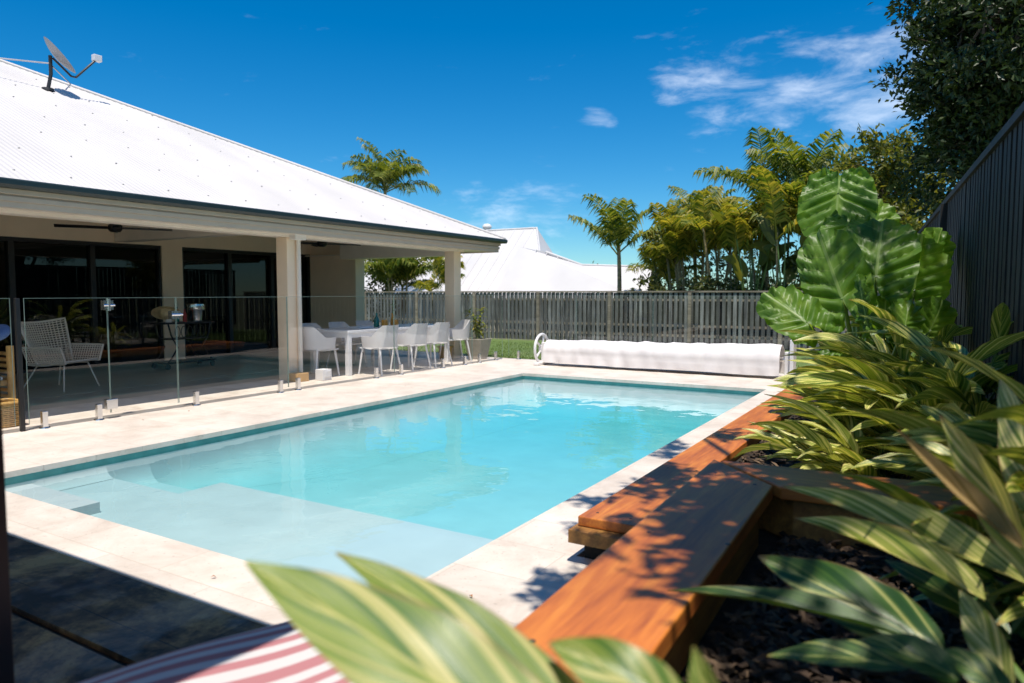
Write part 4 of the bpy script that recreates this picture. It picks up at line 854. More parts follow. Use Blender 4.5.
# broadleaf trees and bushes
def tree(name, x, y, z, h, blobs, nleaf, size, m, label, cat='tree', r=.16, group=None, seed=0, trunk_to=None):
    st = random.getstate(); random.seed(seed + 500); root = thing(name, (x, y, z), label, cat, group); T_, L = MB(), MB(); b0 = V((x, y, z)); tt = V(trunk_to) if trunk_to else V((x, y, z + h * .8))
    T_.tube([b0, b0.lerp(tt, .35) + V((.08, .05, 0)), b0.lerp(tt, .7) - V((.06, 0, 0)), tt], [r, r * .75, r * .5, r * .2], 9)
    tot = sum(bl[3] ** 2 for bl in blobs)
    for (cx, cy, cz, rr) in blobs:
        c = V((cx, cy, cz)); T_.tube([b0.lerp(tt, max(.25, min(.85, (cz - z) / max(h, .1) - .25))), c - V((0, 0, rr * .3)), c + V((0, 0, rr * .3))], [r * .35, r * .18, r * .05], 6)
        tw = []
        for i in range(max(6, int(18 * rr))):
            d = V((random.gauss(0, 1), random.gauss(0, 1), random.gauss(0, 1))).normalized(); e_ = c + d * rr * rnd(.55, 1.05); tw.append((e_, d)); T_.tube([c + d * .1, c.lerp(e_, .5) + V((0, 0, .05)), e_], [r * .09, r * .06, .005], 4, False)
        for i in range(int(nleaf * rr ** 2 / tot)):
            e_, d = random.choice(tw); p = e_ + V((random.gauss(0, 1), random.gauss(0, 1), random.gauss(0, .8))) * rr * .17
            q = (d + V((random.gauss(0, 1), random.gauss(0, 1), random.gauss(-.2, 1)))).normalized(); s_ = q.cross(V((rnd(-1, 1), rnd(-1, 1), rnd(.2, 1)))).normalized(); l_ = size * rnd(.7, 1.3); w_ = l_ * .24; nn = s_.cross(q)
            L.add([p, p + q * l_ * .5 + s_ * w_ + nn * .1 * l_, p + q * l_, p + q * l_ * .5 - s_ * w_ + nn * .1 * l_], [(0, 1, 2, 3)])
    T_.build('trunk', 'bark', root, 50); L.build('crown', m, root); random.setstate(st); return root
bl = []
random.seed(21)
for (u, v, y, rr) in ((958, 55, 12, .6), (978, 35, 12.5, .7), (955, 105, 12, .56), (965, 150, 12, .6), (960, 100, 13, .95), (985, 20, 11.5, .9), (1010, 60, 11.5, .9), (1000, 120, 12.5, 1.0), (970, 160, 13, .9), (1045, 20, 11, 1.0), (960, -20, 12.5, .9), (1005, -40, 12, 1.0), (1040, 100, 12, 1.0), (938, 82, 12.3, .36), (985, 170, 12, .7), (942, 30, 12.5, .38), (1060, -40, 12, 1.0)):
    p = ony(u, v, y); bl.append((p.x, p.y, p.z, rr))
tree('leafy_tree', 1.2, 12.6, GZ, 7.5, bl, 36000, .105, 'tree_leaf', 'tall dark leafy tree overhanging the right fence, top right corner', r=.2, seed=1, trunk_to=(0.6, 12.4, 6.5))
bl = []
for (u, v, y, rr) in ((880, 165, 17, .75), (905, 180, 17, .8), (880, 205, 17, .7), (915, 215, 16.5, .7), (895, 240, 16, .7), (935, 200, 17, .7), (870, 185, 18, .5)):
    p = ony(u, v, y); bl.append((p.x, p.y, p.z, rr))
tree('leafy_tree', -0.9, 17.2, GZ, 5.2, bl, 7500, .14, 'bright_leaf', 'smaller lighter green tree behind the elephant ear, left of the dark tree', r=.12, seed=2)
for i, (u, y, hh, rr, lab) in enumerate(((600, 31, 2.6, 1.0, 'low shrub behind the fence under the lone palm'), (662, 24.2, 1.9, .9, 'light leafy shrub behind the fence at the foot of the palm clump'),
        (708, 24, 2.1, 1.0, 'shrub behind the fence below the cane palms, centre'), (760, 24, 2.2, 1.0, 'shrub behind the fence below the paddle leaves'), (818, 23.8, 2.6, 1.2, 'bushy shrub behind the fence, behind the elephant ear'), (735, 31, 3.6, 1.6, 'large dark shrub far behind the palm clump'), (680, 32, 3.0, 1.4, 'rounded dark shrub far behind the left of the palm clump'), (860, 24, 3.0, 1.3, 'shrub behind the fence below the lighter green tree'), (370, 26, 2.5, 1.2, 'dark shrub behind the fence at the left of the patio opening'))):
    X = px_at(u, y); tree('shrub', X, y, GZ, hh, [(X + rnd(-.5, .5), y + rnd(-.2, .4), GZ + hh * k, rr * s_) for k, s_ in ((.45, .9), (.75, .9), (1, .7))] + [(X - .8, y, GZ + hh * .6, rr * .7), (X + .8, y, GZ + hh * .6, rr * .7)], 1500, .2, 'bush_leaf', lab, 'shrub', .06, 'shrubs beyond the back fence', seed=20 + i)
# garden tree above and right of the camera; its canopy dapples the walls and beds
bl = [(-.1, 1.9, 4.4, .5), (-.3, 1.65, 4.6, .42), (.05, 1.45, 4.6, .33), (-.12, 1.5, 5.2, .45), (-.08, 1.15, 5.0, .35), (.38, 1.95, 4.6, .42), (1.0, 2.5, 5.0, .5), (-.4, 2.4, 5.4, .45), (-.85, 3.0, 5.6, .4), (-.75, 4.2, 6.6, .4), (.7, 1.0, 4.2, .7), (1.1, 3.4, 6.0, .8), (.42, 4.9, 6.6, .42), (.95, 5.1, 6.7, .75)]
tree('leafy_tree', 1.6, 0.6, 0.0, 4.6, bl, 8500, .12, 'tree_leaf', 'garden tree beside the camera whose branches overhang the near timber wall', r=.14, seed=5, trunk_to=(1.0, 1.6, 5.0))

# ================================================================== NEIGHBOUR HOUSE
NY = 30.0
nh = thing('house', (-17, NY + 4, GZ), 'neighbouring white house with tall and low roofs beyond the back fence', 'house')
def P(u, v, y): return ony(u, v, y)
b = MB(); x0 = -34.0; p537 = P(537, 228, 34); p545 = P(546, 251, NY + 3.2); 
xa = P(545, 291, NY).x
def wedge(mb, pts):   # closed solid under a roof outline: roof plane rises away, back drops straight
    mb.add(pts[0], pts[1])
zE, zR = 1.3, p537.z
b.add([(x0, NY, zE), (xa, NY, zE), (p537.x, 34, zR), (x0, 34, zR), (x0, 38, zE), (p537.x + .6, 38, zE)], [(0, 1, 2, 3), (3, 2, 5, 4), (1, 5, 2)])
b.build('roof', 'neighbour_roof', nh)
b = MB()
x = x0
while x < xa:
    t = 0; b.box((x - .018, NY, zE + .001), (x + .018, NY + .001, zE + .002)); vs = [(x - .018, NY, zE + .03), (x + .018, NY, zE + .03), (x + .018, 34, zR + .03), (x - .018, 34, zR + .03)]
    if x < p537.x - .1: b.add(vs + [(p[0], p[1], p[2] - .06) for p in vs], [(0, 1, 2, 3), (0, 4, 5, 1), (1, 5, 6, 2), (3, 2, 6, 7), (0, 3, 7, 4)])
    x += .6
b.build('roof_rib', 'neighbour_roof', nh)['kind'] = 'stuff'
pl = [P(546, 252, NY + 1), P(582, 265, NY + 1), P(652, 267, NY + 1)]
b = MB(); zl = 1.1
b.add([(xa - 2, NY - 1.5, zl), (P(652, 291, NY).x + .3, NY - 1.5, zl), pl[2], pl[1], pl[0], (xa - 2, NY + 1, pl[0].z + .3)], [(0, 1, 2, 3, 4, 5)])
b.add([(xa - 2, NY + 3.5, zl), (pl[2].x, NY + 3.5, zl), pl[2], pl[1], pl[0], (xa - 2, NY + 1, pl[0].z + .3)], [(5, 4, 3, 2, 1, 0)])
b.build('roof', 'neighbour_roof', nh)
b = MB(); x = xa - 1.6
while x < pl[2].x - .1:
    tz = pl[2].z if x > pl[1].x else (lerp(pl[0].z, pl[1].z, (x - pl[0].x) / (pl[1].x - pl[0].x)) if x > pl[0].x else pl[0].z + .15); vs = [(x - .018, NY - 1.5, zl + .03), (x + .018, NY - 1.5, zl + .03), (x + .018, NY + .98, tz + .03), (x - .018, NY + .98, tz + .03)]
    b.add(vs + [(p[0], p[1], p[2] - .06) for p in vs], [(0, 1, 2, 3), (0, 4, 5, 1), (1, 5, 6, 2), (3, 2, 6, 7), (0, 3, 7, 4)]); x += .6
b.build('roof_rib', 'neighbour_roof', nh)['kind'] = 'stuff'
b = MB(); b.tube([pl[0], pl[1], pl[2]], .06, 8); b.tube([(x0, 34, zR), (p537.x, 34, zR), (xa, NY, zE)], .06, 8); b.build('ridge_cap', 'neighbour_roof', nh, 50)
b = MB(); b.box((x0, NY + .4, GZ), (xa - .4, 37.6, zE - .02)); b.box((xa - .4, NY - 1.1, GZ), (pl[2].x - .2, NY + 3, zl - .02)); b.build('wall', 'cream', nh)
vp = P(487, 231, 34.2); rv = thing('roof_vent', vp, 'small round spinning vent on the neighbouring white roof ridge', 'roof vent')
b = MB(); b.tube([vp - V((0, 0, .15)), vp + V((0, 0, .1))], .2, 14); b.build('vent_neck', 'vent', rv, 40)
b = MB(); b.lathe(vp + V((0, 0, .1)), [(.17, 0), (.24, .05), (.27, .13), (.24, .22), (.14, .29), (0, .31)], 22); b.build('vent_head', 'white_steel', rv, 30)

# ================================================================== POOL ROLLER
ro = thing('pool_roller', (-4.2, 11.85, 0), 'long white covered pool blanket roller on the coping at the far end of the pool', 'pool roller')
b = MB()
def rol(u, v):
    x = lerp(-6.33, -2.12, u); a = lerp(-0.5, 1, v) * math.pi * 1.18; n_ = mnoise.noise(V((x * 5, v * 3, 0))) * .022 + mnoise.noise(V((x * 15 + v * 4, v * 2, 5))) * .012
    R_ = lerp(.185, .235, u) + n_; cz = lerp(.28, .30, u)
    if v < .16: k = (.16 - v) / .16; return (x, 11.85 - R_ * .99 - .012 * math.sin(x * 19) * k, lerp(cz - R_ * .35, .055 + .01 * math.sin(x * 3), k))
    if v > .84: k = (v - .84) / .16; return (x, 11.85 + R_ * .99, lerp(cz - R_ * .35, .06, k))
    th = lerp(-math.pi * .5 - 0, math.pi * .5, (v - .16) / .68) * 1.2; return (x, 11.85 + R_ * math.sin(th), cz + R_ * math.cos(th))
b.sheet(rol, 90, 30, .006); b.build('cover', 'vinyl', ro, 60)
b = MB(); b.tube([(-6.48, 11.85, .28), (-2.0, 11.85, .30)], .04, 12); b.build('tube', 'chrome', ro, 40)
b = MB(); wc = V((-6.46, 11.85, .30)); ring = [wc + V((0, math.cos(k * math.tau / 28) * .27, math.sin(k * math.tau / 28) * .27)) for k in range(29)]; b.tube(ring, .026, 8, False)
for k in range(5): a = k * math.tau / 5; b.tube([wc, wc + V((0, math.cos(a) * .26, math.sin(a) * .26))], .02, 6)
b.lathe(wc - V((.03, 0, 0)), [(0, 0), (.07, 0), (.07, .06), (0, .06)], 16, (1, 0, 0)); b.build('handwheel', 'white_plastic', ro, 45)
for x in (-6.40, -2.04):
    b = MB(); b.box((x - .035, 11.78, .05), (x + .035, 11.92, .42)); b.box((x - .045, 11.5, 0.004), (x + .045, 12.2, .055)); b.build('stand', 'white_steel', ro, bevel=.008)
b = MB(); b.box((-1.99, 11.72, .05), (-1.93, 11.98, .62)); b.build('end_plate', 'white_plastic', ro, bevel=.01)

# ================================================================== PATIO FURNITURE
TX0, TX1, TY0, TY1 = -9.10, -8.20, 8.50, 11.30
tb = thing('dining_table', (-8.65, 9.9, 0), 'long white outdoor dining table on the patio with chairs all round', 'table')
quick('tabletop', 'white_plastic', tb, ((TX0, TY0, .70), (TX1, TY1, .74)), bevel=.006)
quick('apron', 'white_plastic', tb, ((TX0 + .06, TY0 + .03, .62), (TX1 - .06, TY0 + .06, .70)), ((TX0 + .06, TY1 - .06, .62), (TX1 - .06, TY1 - .03, .70)), ((TX0 + .03, TY0 + .06, .62), (TX0 + .06, TY1 - .06, .70)), ((TX1 - .06, TY0 + .06, .62), (TX1 - .03, TY1 - .06, .70)))
for x in (TX0 + .01, TX1 - .09):
    for y in (TY0 + .01, TY1 - .09): quick('leg', 'white_plastic', tb, ((x, y, 0), (x + .08, y + .08, .70)), bevel=.005)
def make_chair():     # faces +x in its own frame (sitter looks along +x)
    c = thing('dining_chair', (0, 0, 0), 'x', 'chair', 'white resin chairs round the dining table')
    b = MB(); b.sheet(lambda u, v: (lerp(-.22, .24, u), lerp(-.24, .24, v) * (1 - .08 * (1 - u)), .44 + .015 * (2 * v - 1) ** 2 + .02 * max(0, u - .5) ** 1 * 0 - .012 * math.sin(math.pi * u)), 8, 8, .02); b.build('seat', 'white_plastic', c, 50)
    def back(u, v):
        th = lerp(-1.9, 1.9, u); a = abs(th); top = .82 if a < .75 else lerp(.82, .64, min(1, (a - .75) / .6)); z0 = .455; z = lerp(z0, top, v); lean = 1 + .16 * v
        cx = -math.cos(th) * .26; cy = math.sin(th) * .275
        if a > 1.57: cx = lerp(0, .14, (a - 1.57) / .33)
        return (cx * lean - .02, cy * (1 + .05 * v), z)
    b = MB(); b.sheet(back, 32, 7, .012); b.build('backrest', 'grey_resin', c, 50)
    for sx, sy in ((1, 1), (1, -1), (-1, 1), (-1, -1)):
        b = MB(); b.tube([(.19 * sx, .2 * sy, .44), (.235 * sx if sx > 0 else -.27, .25 * sy, 0)], [.018, .013], 8); b.build('leg', 'white_plastic', c, 40)
    return c
ch0 = make_chair()
chairs = [(-8.62, 8.22, 90, 'white chair at the near head of the dining table, closest to the tan column'),
          (-8.03, 9.05, 180, 'first white chair along the pool side of the dining table from the near end'),
          (-8.03, 9.85, 180, 'second white chair along the pool side of the dining table from the near end'),
          (-8.03, 10.5, 180, 'third white chair along the pool side of the dining table from the near end'),
          (-8.25, 11.5, 235, 'white chair turned outwards at the far end of the dining table, beside the potted plant'),
          (-9.25, 8.85, 0, 'white chair on the house side of the table nearest the doors and near end'),
          (-9.25, 9.55, 0, 'white chair in the middle of the house side of the dining table'),
          (-9.25, 10.25, 0, 'farthest white chair on the house side of the dining table')]
for i, (x, y, a, lab) in enumerate(chairs):
    c = ch0 if i == 0 else copy_tree(ch0)
    c.location = (x, y, 0); c.rotation_euler.z = R(a); c['label'] = lab
def jar(name, x, y, z, r, h, m, lab, cat, lid=None, grp=None):
    b = MB(); b.lathe((x, y, z), [(0, 0), (r * .95, 0), (r, h * .1), (r, h * .85), (r * .85, h), (0, h)], 18); o = b.build(name, m, None, 40, loc=None); tag(o, lab, cat, grp); return o
jar('candle_jar', -8.52, 9.75, .742, .055, .13, 'orange', 'left amber candle jar on the white dining table', 'jar', grp='amber jars on the dining table')
jar('candle_jar', -8.42, 9.93, .742, .055, .13, 'orange', 'right amber candle jar on the white dining table, under the thin flower stem', 'jar', grp='amber jars on the dining table')
b = MB(); b.lathe((-8.68, 9.72, .742), [(0, 0), (.045, 0), (.05, .03), (.05, .14), (.018, .19), (.018, .25), (0, .25)], 16); tag(b.build('glass_bottle', 'teal', None, 40), 'teal glass bottle beside the amber jars on the table', 'bottle')
fs_ = thing('bud_vase', (-8.57, 10.02, .742), 'slim amber bud vase with a pale flower behind the jars', 'vase'); b = MB(); b.lathe((-8.57, 10.02, .742), [(0, 0), (.03, 0), (.035, .08), (.015, .2), (.02, .24)], 12); b.build('vase', 'orange', fs_, 40)
b = MB(); b.tube([(-8.57, 10.02, .95), (-8.56, 10.03, 1.12)], .006, 5)
for k in range(6): a = k * 1.05; p = V((-8.56, 10.03, 1.12)); leaf(b, (p, p + V((math.cos(a) * .04, math.sin(a) * .04, .03)), p + V((math.cos(a) * .09, math.sin(a) * .09, .02))), .04, (0, 0, 1), n=5)
b.build('flower', 'grass', fs_)
b = MB(); b.box((-8.75, 9.0, .742), (-8.42, 9.35, .775)); tag(b.build('serving_tray', 'white_plastic', None, bevel=.01), 'flat white tray lying near the near end of the dining table', 'tray')
# pot plant
pt = thing('potted_plant', (-8.12, 12.15, 0), 'square tapered grey concrete pot with a thin yellowing plant by the corner column', 'potted plant')
b = MB(); b.box((-8.33, 11.94, .004), (-7.91, 12.36, .42), taper=.68); b.build('pot', 'pot', pt, bevel=.012)
b = MB(); b.box((-8.29, 11.98, .4), (-7.95, 12.32, .424)); b.build('soil', 'soil', pt)
S, L = MB(), MB()
for k in range(9):
    a = rnd(0, 6.28); q = V((-8.12 + math.cos(a) * rnd(.05, .22), 12.15 + math.sin(a) * rnd(.05, .2), rnd(.65, 1.05))); S.tube([(-8.12 + rnd(-.05, .05), 12.15 + rnd(-.05, .05), .42), V((-8.12, 12.15, .42)).lerp(q, .5), q], [.008, .006, .003], 5)
    for j in range(13):
        t = rnd(.3, 1); p = V((-8.12, 12.15, .42)).lerp(q, t); d = V((rnd(-1, 1), rnd(-1, 1), rnd(-.2, .6))).normalized(); leaf(L, (p, p + d * .07 + V((0, 0, .02)), p + d * .2 - V((0, 0, .04))), .05, (0, 0, 1), n=5)
S.build('stem', 'stalk', pt); L.build('foliage', 'palm_gold', pt)
# small things at the column foot
b = MB(); b.box((-8.5, 7.5, .003), (-8.28, 7.72, .13)); tag(b.build('carton', 'carton', None, bevel=.004), 'small brown carton standing at the foot of the tan column', 'box')
b = MB(); b.box((-8.27, 7.84, .003), (-8.1, 8.02, .17)); b.box((-8.1, 7.87, .05), (-8.09, 7.99, .15)); tag(b.build('power_box', 'white_plastic', None, bevel=.01), 'small white power box beside the brown carton at the column foot', 'box')
b = MB(); b.box((-8.75, 11.65, .003), (-8.55, 11.85, .24)); b.box((-8.77, 11.63, .24), (-8.53, 11.87, .27)); tag(b.build('lantern', 'bamboo', None, bevel=.004), 'small golden lantern box on the patio behind the far table end', 'lantern')

# wicker armchair
ac = thing('wicker_armchair', (-10.55, 5.35, 0), 'cream woven wing armchair on thin metal legs behind the glass gate', 'armchair')
AO = V((-10.62, 5.32, 0)); AR = Matrix.Rotation(R(22), 3, 'Z')   # own frame: sitter looks along +x
def AL(x, y, z): return AO + AR @ V((x, y, z))
def bs(u, v):    # back with wings
    yy = lerp(-.40, .40, u) * lerp(.78, 1.05, v); wing = (abs(2 * u - 1)) ** 2.5; return AL(-.28 - .20 * v + wing * .18, yy, lerp(.36, .93 + .05 * wing - .0, v))
def ss(u, v): return AL(lerp(-.28, .30, v), lerp(-.31, .31, u), .36 - .03 * math.sin(math.pi * v) + .04 * v)
def arm(s): return lambda u, v: AL(lerp(-.26, .33, u), s * lerp(.31, .40, v), lerp(.38, .60, v))
W_, Fm = MB(), MB()
def lattice(fn, nu, nv, r=.0065):
    for i in range(nu + 1): W_.tube([fn(i / nu, j / 10) for j in range(11)], r, 4, False)
    for j in range(nv + 1): W_.tube([fn(i / 12, j / nv) for i in range(13)], r, 4, False)
lattice(bs, 21, 18, .008); lattice(ss, 16, 15, .008); lattice(arm(1), 15, 7, .008); lattice(arm(-1), 15, 7, .008); W_.build('woven_shell', 'wicker', ac)
Fm.tube([bs(0, j / 10) for j in range(11)] + [bs(i / 16, 1) for i in range(1, 17)] + [bs(1, 1 - j / 10) for j in range(1, 11)], .016, 7)
for s in (1, -1): Fm.tube([arm(s)(0, 1)] + [arm(s)(i / 8, 1) for i in range(1, 9)] + [arm(s)(1, .5), arm(s)(1, 0)], .016, 7)
Fm.tube([ss(0, 1), ss(.5, 1), ss(1, 1)], .015, 7); Fm.build('frame', 'wicker', ac, 50)
for x0_, y0_, x1_, y1_ in ((.22, .22, .30, .33), (.22, -.22, .30, -.33), (-.2, .2, -.36, .33), (-.2, -.2, -.36, -.33)):
    b = MB(); b.tube([AL(x0_, y0_, .36), AL(x1_, y1_, 0.0)], .010, 7); b.build('leg', 'wicker', ac, 40)
b = MB(); b.tube([AL(-.2, .2, .35), AL(.22, .22, .36)], .01, 6); b.tube([AL(-.2, -.2, .35), AL(.22, -.22, .36)], .01, 6); b.build('stretcher', 'wicker', ac)

# drinks trolley with bucket, bottles and hat
tr = thing('drinks_trolley', (-11.8, 7.95, 0), 'black metal serving trolley on castors in front of the tan pier', 'trolley')
TXa, TXb, TYa, TYb = -12.0, -11.55, 7.5, 8.5
quick('top_tray', 'charcoal', tr, ((TXa, TYa, .80), (TXb, TYb, .83)), bevel=.004); quick('lower_shelf', 'charcoal', tr, ((TXa, TYa, .10), (TXb, TYb, .13)), ((TXa + .05, TYa + .1, .52), (TXb - .05, TYb - .1, .54)), bevel=.004)
for x in (TXa + .03, TXb - .03):
    for y, s in ((TYa + .08, 1), (TYb - .08, -1)):
        b = MB(); b.tube([(x, y, .80), (x, y + .05 * s, .6), (x, y + .17 * s, .38), (x, y + .05 * s, .2), (x, y - .03 * s, .11)], .016, 7); b.build('leg', 'charcoal', tr, 50)
        b = MB(); b.lathe((x - .02, y - .03 * s, .05), [(0, 0), (.048, 0), (.048, .035), (0, .035)], 14, (1, 0, 0)); b.build('castor', 'black', tr, 40)
b = MB()
for k in range(5): b.tube([(TXb - .02 + .07 * math.cos(a_ / 2), 7.75 + k * .12 + .05 * math.cos(a_), .66 + .1 * math.sin(a_)) if False else (TXb - .02, 7.75 + k * .12 + .05 * math.cos(a_), .66 + .1 * math.sin(a_)) for a_ in [q * math.tau / 12 for q in range(13)]], .007, 5, False)
b.build('scrollwork', 'charcoal', tr, 50)
b = MB(); c0 = V((-11.75, 8.25, .832)); b.lathe(c0, [(0, 0), (.10, 0), (.115, .2), (.125, .22), (.125, .24), (.11, .235), (.1, .02), (0, .02)], 22); b.lathe(c0 + V((0, 0, .235)), [(.15, -.03), (.16, 0), (.15, .08), (.0, .10)], 22); tag(b.build('ice_bucket', 'chrome', None, 40), 'shiny steel ice bucket standing on the black trolley', 'bucket')
b = MB(); b.lathe((-11.72, 8.0, .832), [(0, 0), (.035, 0), (.035, .13), (.015, .18), (.015, .23), (0, .23)], 14); tag(b.build('bottle', 'red', None, 40), 'red bottle beside the steel ice bucket on the trolley', 'bottle')
b = MB(); b.lathe((-11.8, 7.9, .832), [(0, 0), (.04, 0), (.04, .15), (.015, .2), (.015, .27), (0, .27)], 14); tag(b.build('bottle', 'teal', None, 40), 'dark green bottle between the straw hat and red bottle', 'bottle')
b = MB(); hc = V((-11.68, 7.62, 1.02)); b.lathe(hc, [(0, .13), (.07, .12), (.1, .08), (.11, 0), (.16, -.01), (.24, .03), (.24, .022), (.16, -.02), (.105, -.01)], 28, V((.40, -.30, -.85))); hat = b.build('straw_hat', 'straw', None, 40); tag(hat, 'wide straw hat tipped up on the left end of the trolley', 'hat')
b = MB(); b.lathe((-11.68, 7.66, .832), [(0, 0), (.05, 0), (.05, .1), (0, .1)], 12); tag(b.build('mug', 'paper', None, 40), 'pale mug under the straw hat on the trolley', 'mug')

# behind the doors
it = thing('indoor_table', (-15.2, 6.3, 0), 'dining table seen dimly through the wide left doors', 'table'); quick('tabletop', 'oak', it, ((-15.6, 4.6, .72), (-14.7, 8.0, .76)), bevel=.005)
for x in (-15.55, -14.8):
    for y in (4.7, 7.85): quick('leg', 'oak', it, ((x, y, 0.012), (x + .07, y + .07, .72)))
ip = thing('bowl_plant', (-15.1, 6.5, .76), 'leafy green plant in a bowl on the indoor table', 'plant'); b = MB(); b.lathe((-15.1, 6.5, .762), [(0, 0), (.1, 0), (.17, .1), (.15, .1), (0, .05)], 18); b.build('bowl', 'paper', ip, 40); L = MB()
for k in range(26): a = rnd(0, 6.28); o_ = V((math.cos(a), math.sin(a), 0)); p = V((-15.1, 6.5, .84)); leaf(L, (p, p + o_ * .2 + V((0, 0, rnd(.2, .35))), p + o_ * rnd(.3, .5) + V((0, 0, rnd(.0, .3)))), .06, (0, 0, 1), n=6)
L.build('foliage', 'bush_leaf', ip)
def make_ichair():
    c = thing('indoor_chair', (0, 0, 0), 'x', 'chair', 'oak chairs round the indoor table'); quick('seat', 'oak', c, ((-.22, -.22, .43), (.22, .22, .46)), bevel=.005); b = MB(); b.sheet(lambda u, v: (-.2 - .08 * v - .05 * math.cos((u - .5) * 3) + .05, lerp(-.21, .21, u), lerp(.6, .88, v)), 8, 3, .015); b.build('backrest', 'oak', c, 50)
    for sx in (-1, 1):
        for sy in (-1, 1): b = MB(); b.tube([(.19 * sx, .19 * sy, .44), (.21 * sx, .21 * sy, 0.0)], [.018, .014], 7); b.tube([(-.19, .19 * sy, .44), (-.26, .19 * sy, .8)], .012, 6) if sx < 0 else None; b.build('leg', 'oak', c, 40)
    return c
ic = make_ichair()
for i, (x, y, a, lab) in enumerate(((-14.35, 5.2, 180, 'left oak chair on the door side of the indoor table'), (-14.35, 6.4, 180, 'middle oak chair on the door side of the indoor table'), (-14.35, 7.5, 180, 'right oak chair on the door side of the indoor table, next to the pier'), (-15.9, 5.6, 0, 'left oak chair behind the indoor table'), (-15.9, 7.0, 0, 'right oak chair behind the indoor table'))):
    c = ic if i == 0 else copy_tree(ic); c.location = (x, y, 0.012); c.rotation_euler.z = R(a); c['label'] = lab
b = MB(); b.sheet(lambda u, v: (-13.45 + .035 * math.sin(u * 26), lerp(9.75, 10.25, u), lerp(.85, 1.75, v)), 40, 6, .006); b.tube([(-13.45, 9.6, 1.75), (-13.45, 10.4, 1.75)], .012, 6); tag(b.build('curtain', 'cloth', None, 60), 'white cloth hanging just inside the second glass door', 'curtain')

# bamboo daybed and basket at the left edge
db = thing('bamboo_daybed', (-8.7, 3.3, 0), 'golden bamboo slatted daybed cut off at the left picture edge', 'daybed')
b = MB()
for k in range(11): b.tube([(-8.95, 3.68, .06 + k * .065), (-8.35, 3.68, .06 + k * .065)], .02, 8)
b.build('end_slats', 'bamboo', db, 40)
for x in (-8.97, -8.33):
    for y in (3.66, 2.2): b = MB(); b.tube([(x, y, .003), (x, y, .8)], .035, 10); b.build('post', 'bamboo', db, 40)
b = MB(); b.box((-8.95, 2.2, .38), (-8.35, 3.64, .44)); b.build('seat', 'bamboo', db)
b = MB(); b.sheet(lambda u, v: (lerp(-8.93, -8.37, u), lerp(2.25, 3.6, v), .47 + .1 * (math.sin(math.pi * u) * math.sin(math.pi * v)) ** .25), 14, 20, .04); b.build('cushion', 'cloth', db, 60)
def pil(name, c, s, m, lab):
    b = MB(); c = V(c); b.lathe(c, [(0, -s * .45)] + [(s * math.cos(a) ** .6, s * .45 * math.sin(a)) for a in [R(q) for q in range(-75, 90, 15)]] + [(0, s * .45)], 20, (.2, -.5, .8)); tag(b.build(name, m, None, 60), lab, 'cushion', 'cushions piled on the daybed')
pil('cushion', (-8.62, 3.45, .80), .2, 'pillow', 'lilac cushion piled on the bamboo daybed at the left edge'); pil('cushion', (-8.45, 3.60, .93), .13, 'blue', 'small blue cushion on top of the daybed pile')
bk = thing('wicker_basket', (-8.1, 3.45, 0), 'small golden woven basket on the deck behind the glass at the left edge', 'basket'); b = MB()
def bask(u, v): a = u * math.tau; q = lerp(.13, .17, v); f = (abs(math.cos(a)) ** 6 + abs(math.sin(a)) ** 6) ** (-1 / 6); return V((-8.1 + math.cos(a) * q * f * .9, 3.45 + math.sin(a) * q * f * .9, .004 + .24 * v))
for j in range(13): b.tube([bask(i / 32, j / 12) + V((0, 0, .004 * math.sin(i * 2 + j * 3))) for i in range(33)], .0125, 5, False)
for i in range(22): b.tube([bask(i / 22, j / 6) for j in range(7)], .008, 5, False)
b.build('weave', 'bamboo', bk); b = MB(); b.tube([bask(i / 40, 1.02) for i in range(41)], .018, 7, False); b.build('rim', 'bamboo', bk, 50)

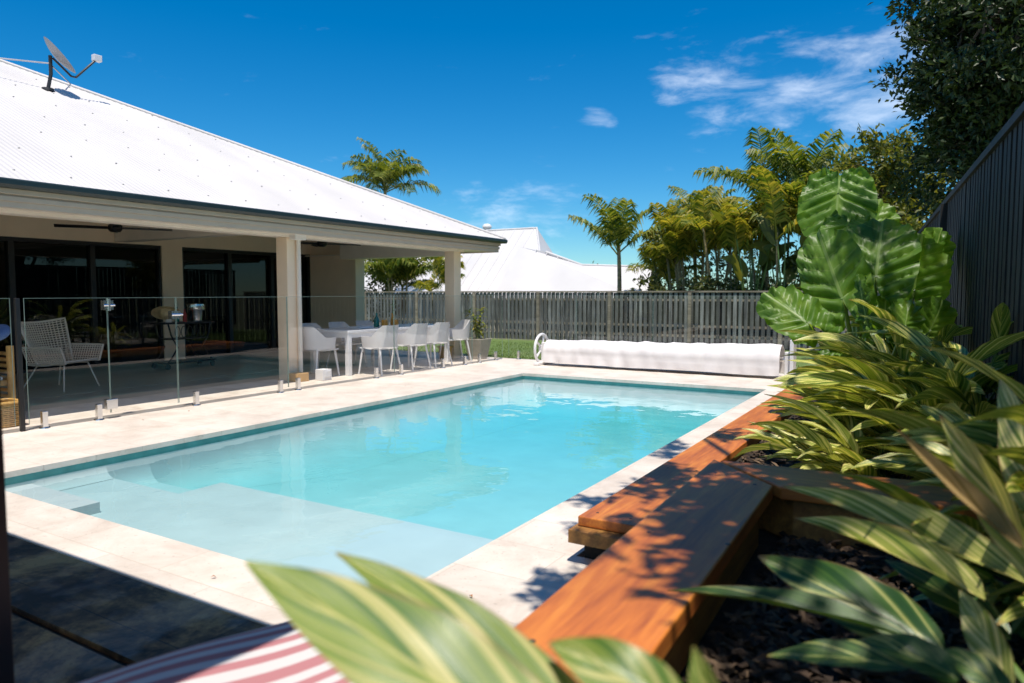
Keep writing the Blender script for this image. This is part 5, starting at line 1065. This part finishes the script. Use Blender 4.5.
# ================================================================== LOUNGER AND PERGOLA (near left)
lg = thing('sun_lounger', (-1.3, 0.6, 0), 'sun lounger with a pink and white striped cushion, cut off at the bottom edge', 'lounger')
LA = Matrix.Rotation(R(-20), 3, 'Z'); LO = V((-1.44, 0.62, 0))
def LL(x, y, z): return LO + LA @ V((x, y, z))
def cush(u, v):
    a = lerp(-1, 1, u); x = .33 * math.copysign(abs(a) ** .8, a); y = lerp(-1.1, .92, v); ed = 1 - max(0, abs(2 * v - 1) - .9) / .1 * .5
    return LL(x, y, .375 + .125 * (1 - abs(a) ** 3.2) ** .5 * ed + .012 * math.sin(y * 9 + a * 2) * (1 - a * a))
b = MB(); b.sheet(cush, 36, 40, .0, lambda u, v: (lerp(-.5, .5, u), v)); b.sheet(lambda u, v: cush(u, v) * 1 if False else LL(lerp(-.33, .33, u), lerp(-1.1, .92, v), .335), 2, 2); b.build('cushion', 'canvas', lg, 60)
for x in (-.32, .28):
    b = MB(); p = [LL(x, -1.15, 0), LL(x + .04, -1.15, 0), LL(x + .04, .95, 0), LL(x, .95, 0)]; b.prism([(q.x, q.y) for q in p], .27, .33); b.build('rail', 'white_steel', lg)
    for y in (-1.1, .85): b = MB(); q = LL(x + .02, y, 0); b.tube([(q.x, q.y, 0), (q.x, q.y, .28)], .02, 8); b.build('leg', 'white_steel', lg)
pg = thing('pergola', (-3.5, -0.5, 0), 'dark pergola over the near paving, one blurred post at the left picture edge', 'pergola')
quick('roof_panel', 'white_steel', pg, ((-6.5, -3, 2.6), (-1.05, 1.25, 2.66))); quick('beam', 'black', pg, ((-6.45, 0.72, 2.42), (-1.1, 0.82, 2.598)), ((-6.45, -2.9, 2.42), (-1.1, -2.8, 2.598)))
pr = at(9, 550, 1.62)
for x, y in ((pr.x - .1, pr.y - .1), (-6.4, .72), (-6.4, -2.9), (pr.x - .1, -2.9)): quick('post', 'black', pg, ((x, y, 0), (x + .1, y + .1, 2.42)), bevel=.003)
# fallen leaves on the coping
b0 = None
for i, (x, y) in enumerate(((-1.75, 2.55), (-1.9, 2.45), (-7.2, 4.4), (-1.7, 6.2), (-6.6, 8.0), (-2.9, 2.1), (-1.72, 4.9), (-7.3, 5.0))):
    b = MB(); a = rnd(0, 6); d = V((math.cos(a), math.sin(a), 0)) * .022; leaf(b, (V((x, y, .004)), V((x, y, .02)) + d * .5, V((x, y, .008)) + d), .012, (0, 0, 1), n=4)
    tag(b.build('fallen_leaf', 'dead_frond'), 'tiny dry brown leaf lying on the pale pool coping', 'leaf', 'dry leaves on the coping')
